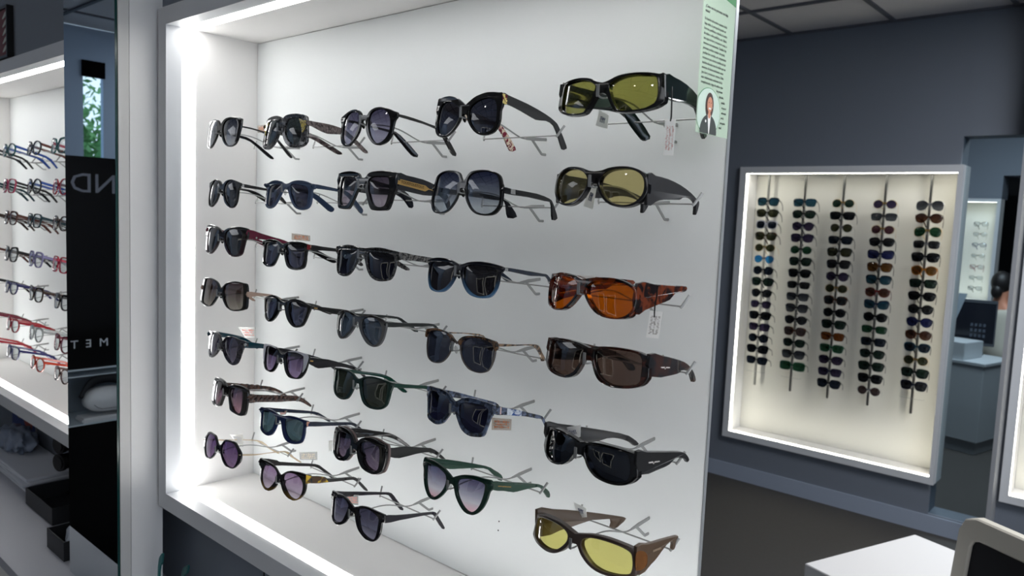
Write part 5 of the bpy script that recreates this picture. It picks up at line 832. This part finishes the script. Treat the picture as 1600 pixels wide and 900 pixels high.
for s in (-1, 1):
    tubeobj('back_upright', [(cr([(s*.20, -.03, .44), (s*.20, -.005, .48), (s*.20, .01, .53)], 4, False), .012)], CR_, ch, 10)
    tubeobj('leg', [([(s*.19, -.42, .43), (s*.21, -.45, 0)], [.014, .011])], CR_, ch, 10)
    tubeobj('leg', [([(s*.19, -.06, .43), (s*.21, -.0, 0)], [.014, .011])], CR_, ch, 10)
# ------------------------------------------------------------------ second room added behind the glass opening in place of mirror reflections
DK = pbr('desk white', (188, 194, 198), .5)
P0 = Vector((-.164*5.97*K, 5.97*K, 0)); rzd = math.atan2(.48, .11)
dk = empty('reception_desk', (P0.x, P0.y, ZF), rzd); tag(dk, 'white reception desk with a raised ledge and plinth beyond the glass opening', 'desk')
# local x runs along the right flank, local y to the left flank
D = .86
boxobj('plinth', (.02, .5, .02, 1.3, 0, .10), pbr('plinth grey', (150, 156, 160), .5), dk, .002)
boxobj('body', (0, .52, 0, 1.32, .10, .70), DK, dk, .004)
boxobj('worktop', (-.01, .53, -.01, 1.33, .70, .725), DK, dk, .003)
boxobj('raised_ledge', (.02, .34, .16, 1.30, .725, .86), DK, dk, .004)
mn = empty('monitor', (-.178*6.6*K, 6.6*K, -.97), math.radians(8)); 
mn.location = (-.1785*6.45*K, 6.45*K, ZF+.725); tag(mn, 'dark computer monitor standing on the reception desk in the far room', 'monitor')
zc = -.098*6.45*K-(ZF+.725)
bm = bmesh.new(); box(bm, -.16, .16, -.012, .012, zc-.19, zc+.19, .004); mobj('screen_housing', finish(bm, 'screen_housing'), pbr('monitor shell', (70, 74, 80), .4), mn)
boxobj('screen', (-.15, .15, -.0135, -.0122, zc-.165, zc+.165), pbr('screen dark', (16, 20, 30), .15), mn)
boxes('screen_picture', [(-.02+i*.03, -.002+i*.03, -.0142, -.0138, zc-.03-j*.045, zc-.005-j*.045) for i in range(4) for j in range(3)], pbr('screen marks', (74, 82, 94), .4), mn)
boxobj('stand_neck', (-.02, .02, .0125, .03, .01, zc), pbr('monitor shell', (70, 74, 80), .4), mn); boxobj('stand_foot', (-.09, .09, -.06, .08, .0005, .01), pbr('monitor shell', (70, 74, 80), .4), mn)
sg = empty('sign_holder', (-.205*6.2*K, 6.2*K, ZF+.8605)); tag(sg, 'slanted acrylic leaflet holder on the raised ledge of the reception desk', 'sign')
sg.location = (-.2*6.28*K, 6.28*K, ZF+.861)
bm = bmesh.new(); slab(bm, [[(-.085, 0), (-.02, 0), (.09, .37), (.03, .37)]], .006, lambda u, v, d: Vector((u, d, v)), .001)
mobj('panel', finish(bm, 'panel'), pbr('leaflet grey', (150, 162, 172), .3), sg)
# wall with the far case of clear eyeglasses
Y7 = 7.1*K
c0 = led_case('display_case', 'far lit case of clear eyeglasses seen through the glass opening', -2.6, -.1675*Y7, -.0725*Y7, .0385*Y7, Y7, Y7+.012, Y7+.05, Y7+.05, Y7+.18, .03, STRIPB, (WHITE, pbr('far panel', (214, 212, 204), .6)))
xe = -.1675*Y7+.03
struct(boxes('wall_inner', [(-6.2, -2.63, Y7+.01, Y7+.3, ZF, ZT), (-2.63, xe, Y7+.01, Y7+.3, ZF, -.0725*Y7-.03), (-2.63, xe, Y7+.01, Y7+.3, .0385*Y7+.03, ZT), (xe, 3.6, Y7+.01, Y7+.3, .068*Y7, ZT), (.3, 3.6, Y7+.01, Y7+.3, ZF, .068*Y7)], SLATE))
cn = ['black', 'brown', 'navy', 'dark brown', 'wine', 'dark teal', 'black']
for j, rx_ in enumerate((-.181, -.205)):
    for i, py in enumerate((349, 365, 381, 398, 415, 432, 448)):
        z = (.0385-(py-315)*.000732)*(Y7+.06); c = cn[(i+3*j) % 7]
        simple_glasses('eyeglasses', (rx_*(Y7+.03), Y7+.03, z), 0, ('square', 'way', 'round', 'panto')[(i+j) % 4], bool((i+j) % 2), .046, .036, LC[c], CLEAR, LC[c], 'tiny %s eyeglasses in the far room case, %s column, %s row' % (c, ('right', 'left')[j], RN[i]), 'eyeglasses', 'eyeglasses in the far room case')
# stool and seated person
px_, py_ = -.1545*6.75*K, 6.75*K
stl = empty('stool', (px_, py_, ZF)); tag(stl, 'grey round stool under the person at the far desk', 'stool')
tubeobj('seat', [([(0, 0, .52), (0, 0, .56)], .17)], pbr('stool grey', (80, 84, 90), .6), stl, 28)
tubeobj('leg', [([(0, 0, .03), (0, 0, .52)], .025)], STEEL, stl, 12); tubeobj('foot', [([(0, 0, 0), (0, 0, .03)], .19)], STEEL, stl, 28)
def skin_mesh(name, pts, edges, rad, mat, parent, root=0, sub=2):
    me = bpy.data.meshes.new(name); me.from_pydata(pts, edges, []); o = mobj(name, me, mat, parent)
    o.modifiers.new('skin', 'SKIN'); o.modifiers.new('sub', 'SUBSURF').levels = sub; o.modifiers['sub'].render_levels = sub
    sv = me.skin_vertices[0].data
    for i, r in enumerate(rad): sv[i].radius = r if isinstance(r, tuple) else (r, r)
    sv[root].use_root = True
    for p in me.polygons: p.use_smooth = True
    o.modifiers['skin'].use_smooth_shade = True
    return o
pe = empty('person', (px_, py_, ZF), math.radians(158)); tag(pe, 'person with dark tied hair in a pale coat sitting turned away behind the far desk', 'person')
pts = [(0, 0, .62), (0, -.01, .80), (0, -.02, .98), (0, -.01, 1.08), (0, 0, 1.15), (0, -.015, 1.24), (0, -.02, 1.33),
       (-.16, -.01, 1.04), (-.22, -.06, .84), (-.15, -.26, .80), (.16, -.01, 1.04), (.22, -.06, .84), (.15, -.26, .80),
       (-.09, -.03, .60), (-.10, -.40, .60), (-.10, -.40, .12), (-.10, -.50, .05), (.09, -.03, .60), (.10, -.40, .60), (.10, -.40, .12), (.10, -.50, .05)]
ed = [(0, 1), (1, 2), (2, 3), (3, 4), (4, 5), (5, 6), (3, 7), (7, 8), (8, 9), (3, 10), (10, 11), (11, 12), (0, 13), (13, 14), (14, 15), (15, 16), (0, 17), (17, 18), (18, 19), (19, 20)]
rad = [(.13, .10), (.11, .09), (.13, .09), (.07, .06), .045, .075, .07, .05, .042, .03, .05, .042, .03, .075, .06, .045, .035, .075, .06, .045, .035]
skin_mesh('body', pts, ed, rad, pbr('skin', (196, 138, 112), .6), pe)
coat = [(0, 0, .60), (0, -.01, .80), (0, -.02, .98), (0, -.01, 1.075), (-.165, -.01, 1.04), (-.225, -.06, .84), (-.165, -.23, .80), (.165, -.01, 1.04), (.225, -.06, .84), (.165, -.23, .80)]
skin_mesh('coat', coat, [(0, 1), (1, 2), (2, 3), (3, 4), (4, 5), (5, 6), (3, 7), (7, 8), (8, 9)], [(.16, .125), (.135, .11), (.15, .11), (.085, .07), .065, .056, .046, .065, .056, .046], pbr('pale coat', (206, 200, 186), .8), pe)
skin_mesh('trousers', [(0, 0, .62), (-.09, -.03, .60), (-.10, -.40, .60), (-.10, -.40, .14), (.09, -.03, .60), (.10, -.40, .60), (.10, -.40, .14)], [(0, 1), (1, 2), (2, 3), (0, 4), (4, 5), (5, 6)], [(.14, .11), .085, .07, .055, .085, .07, .055], pbr('dark trousers', (40, 42, 50), .8), pe)
bm = bmesh.new(); blob(bm, (0, .012, 1.315), (.078, .085, .10), 3); blob(bm, (0, .07, 1.24), (.045, .04, .06), 3); mobj('hair', finish(bm, 'hair', 60), pbr('black hair', (24, 20, 20), .5), pe)
bm = bmesh.new(); blob(bm, (0, -.098, 1.275), (.012, .018, .02), 2); mobj('nose', finish(bm, 'nose', 60), SKIN, pe)
for s in (-1, 1):
    bm = bmesh.new(); blob(bm, (s*.03, -.085, 1.295), (.012, .008, .007), 2); mobj('eye', finish(bm, 'eye', 60), PAPER, pe)
    bm = bmesh.new(); blob(bm, (s*.078, -.015, 1.28), (.012, .022, .03), 2); mobj('ear', finish(bm, 'ear', 60), SKIN, pe)
    hp = [(s*.15, -.26, .80), (s*.145, -.32, .80)]; he = [(0, 1)]; hr = [.024, .026]
    for f in range(4):
        x = s*(.145+(f-1.5)*.018); b = len(hp); ln = (.062, .072, .068, .054)[f]
        hp += [(x, -.345, .80), (x, -.345-ln*.5, .798), (x, -.345-ln, .785)]; he += [(1, b), (b, b+1), (b+1, b+2)]; hr += [.009, .008, .007]
    b = len(hp); hp += [(s*.115, -.305, .798), (s*.098, -.33, .79), (s*.092, -.352, .785)]; he += [(0, b), (b, b+1), (b+1, b+2)]; hr += [.012, .010, .008]
    skin_mesh('hand', hp, he, hr, SKIN, pe, 0, 1)

# floor of the shop at height zero
for o in list(S.objects):
    if o.parent is None: o.location.z += 1.70
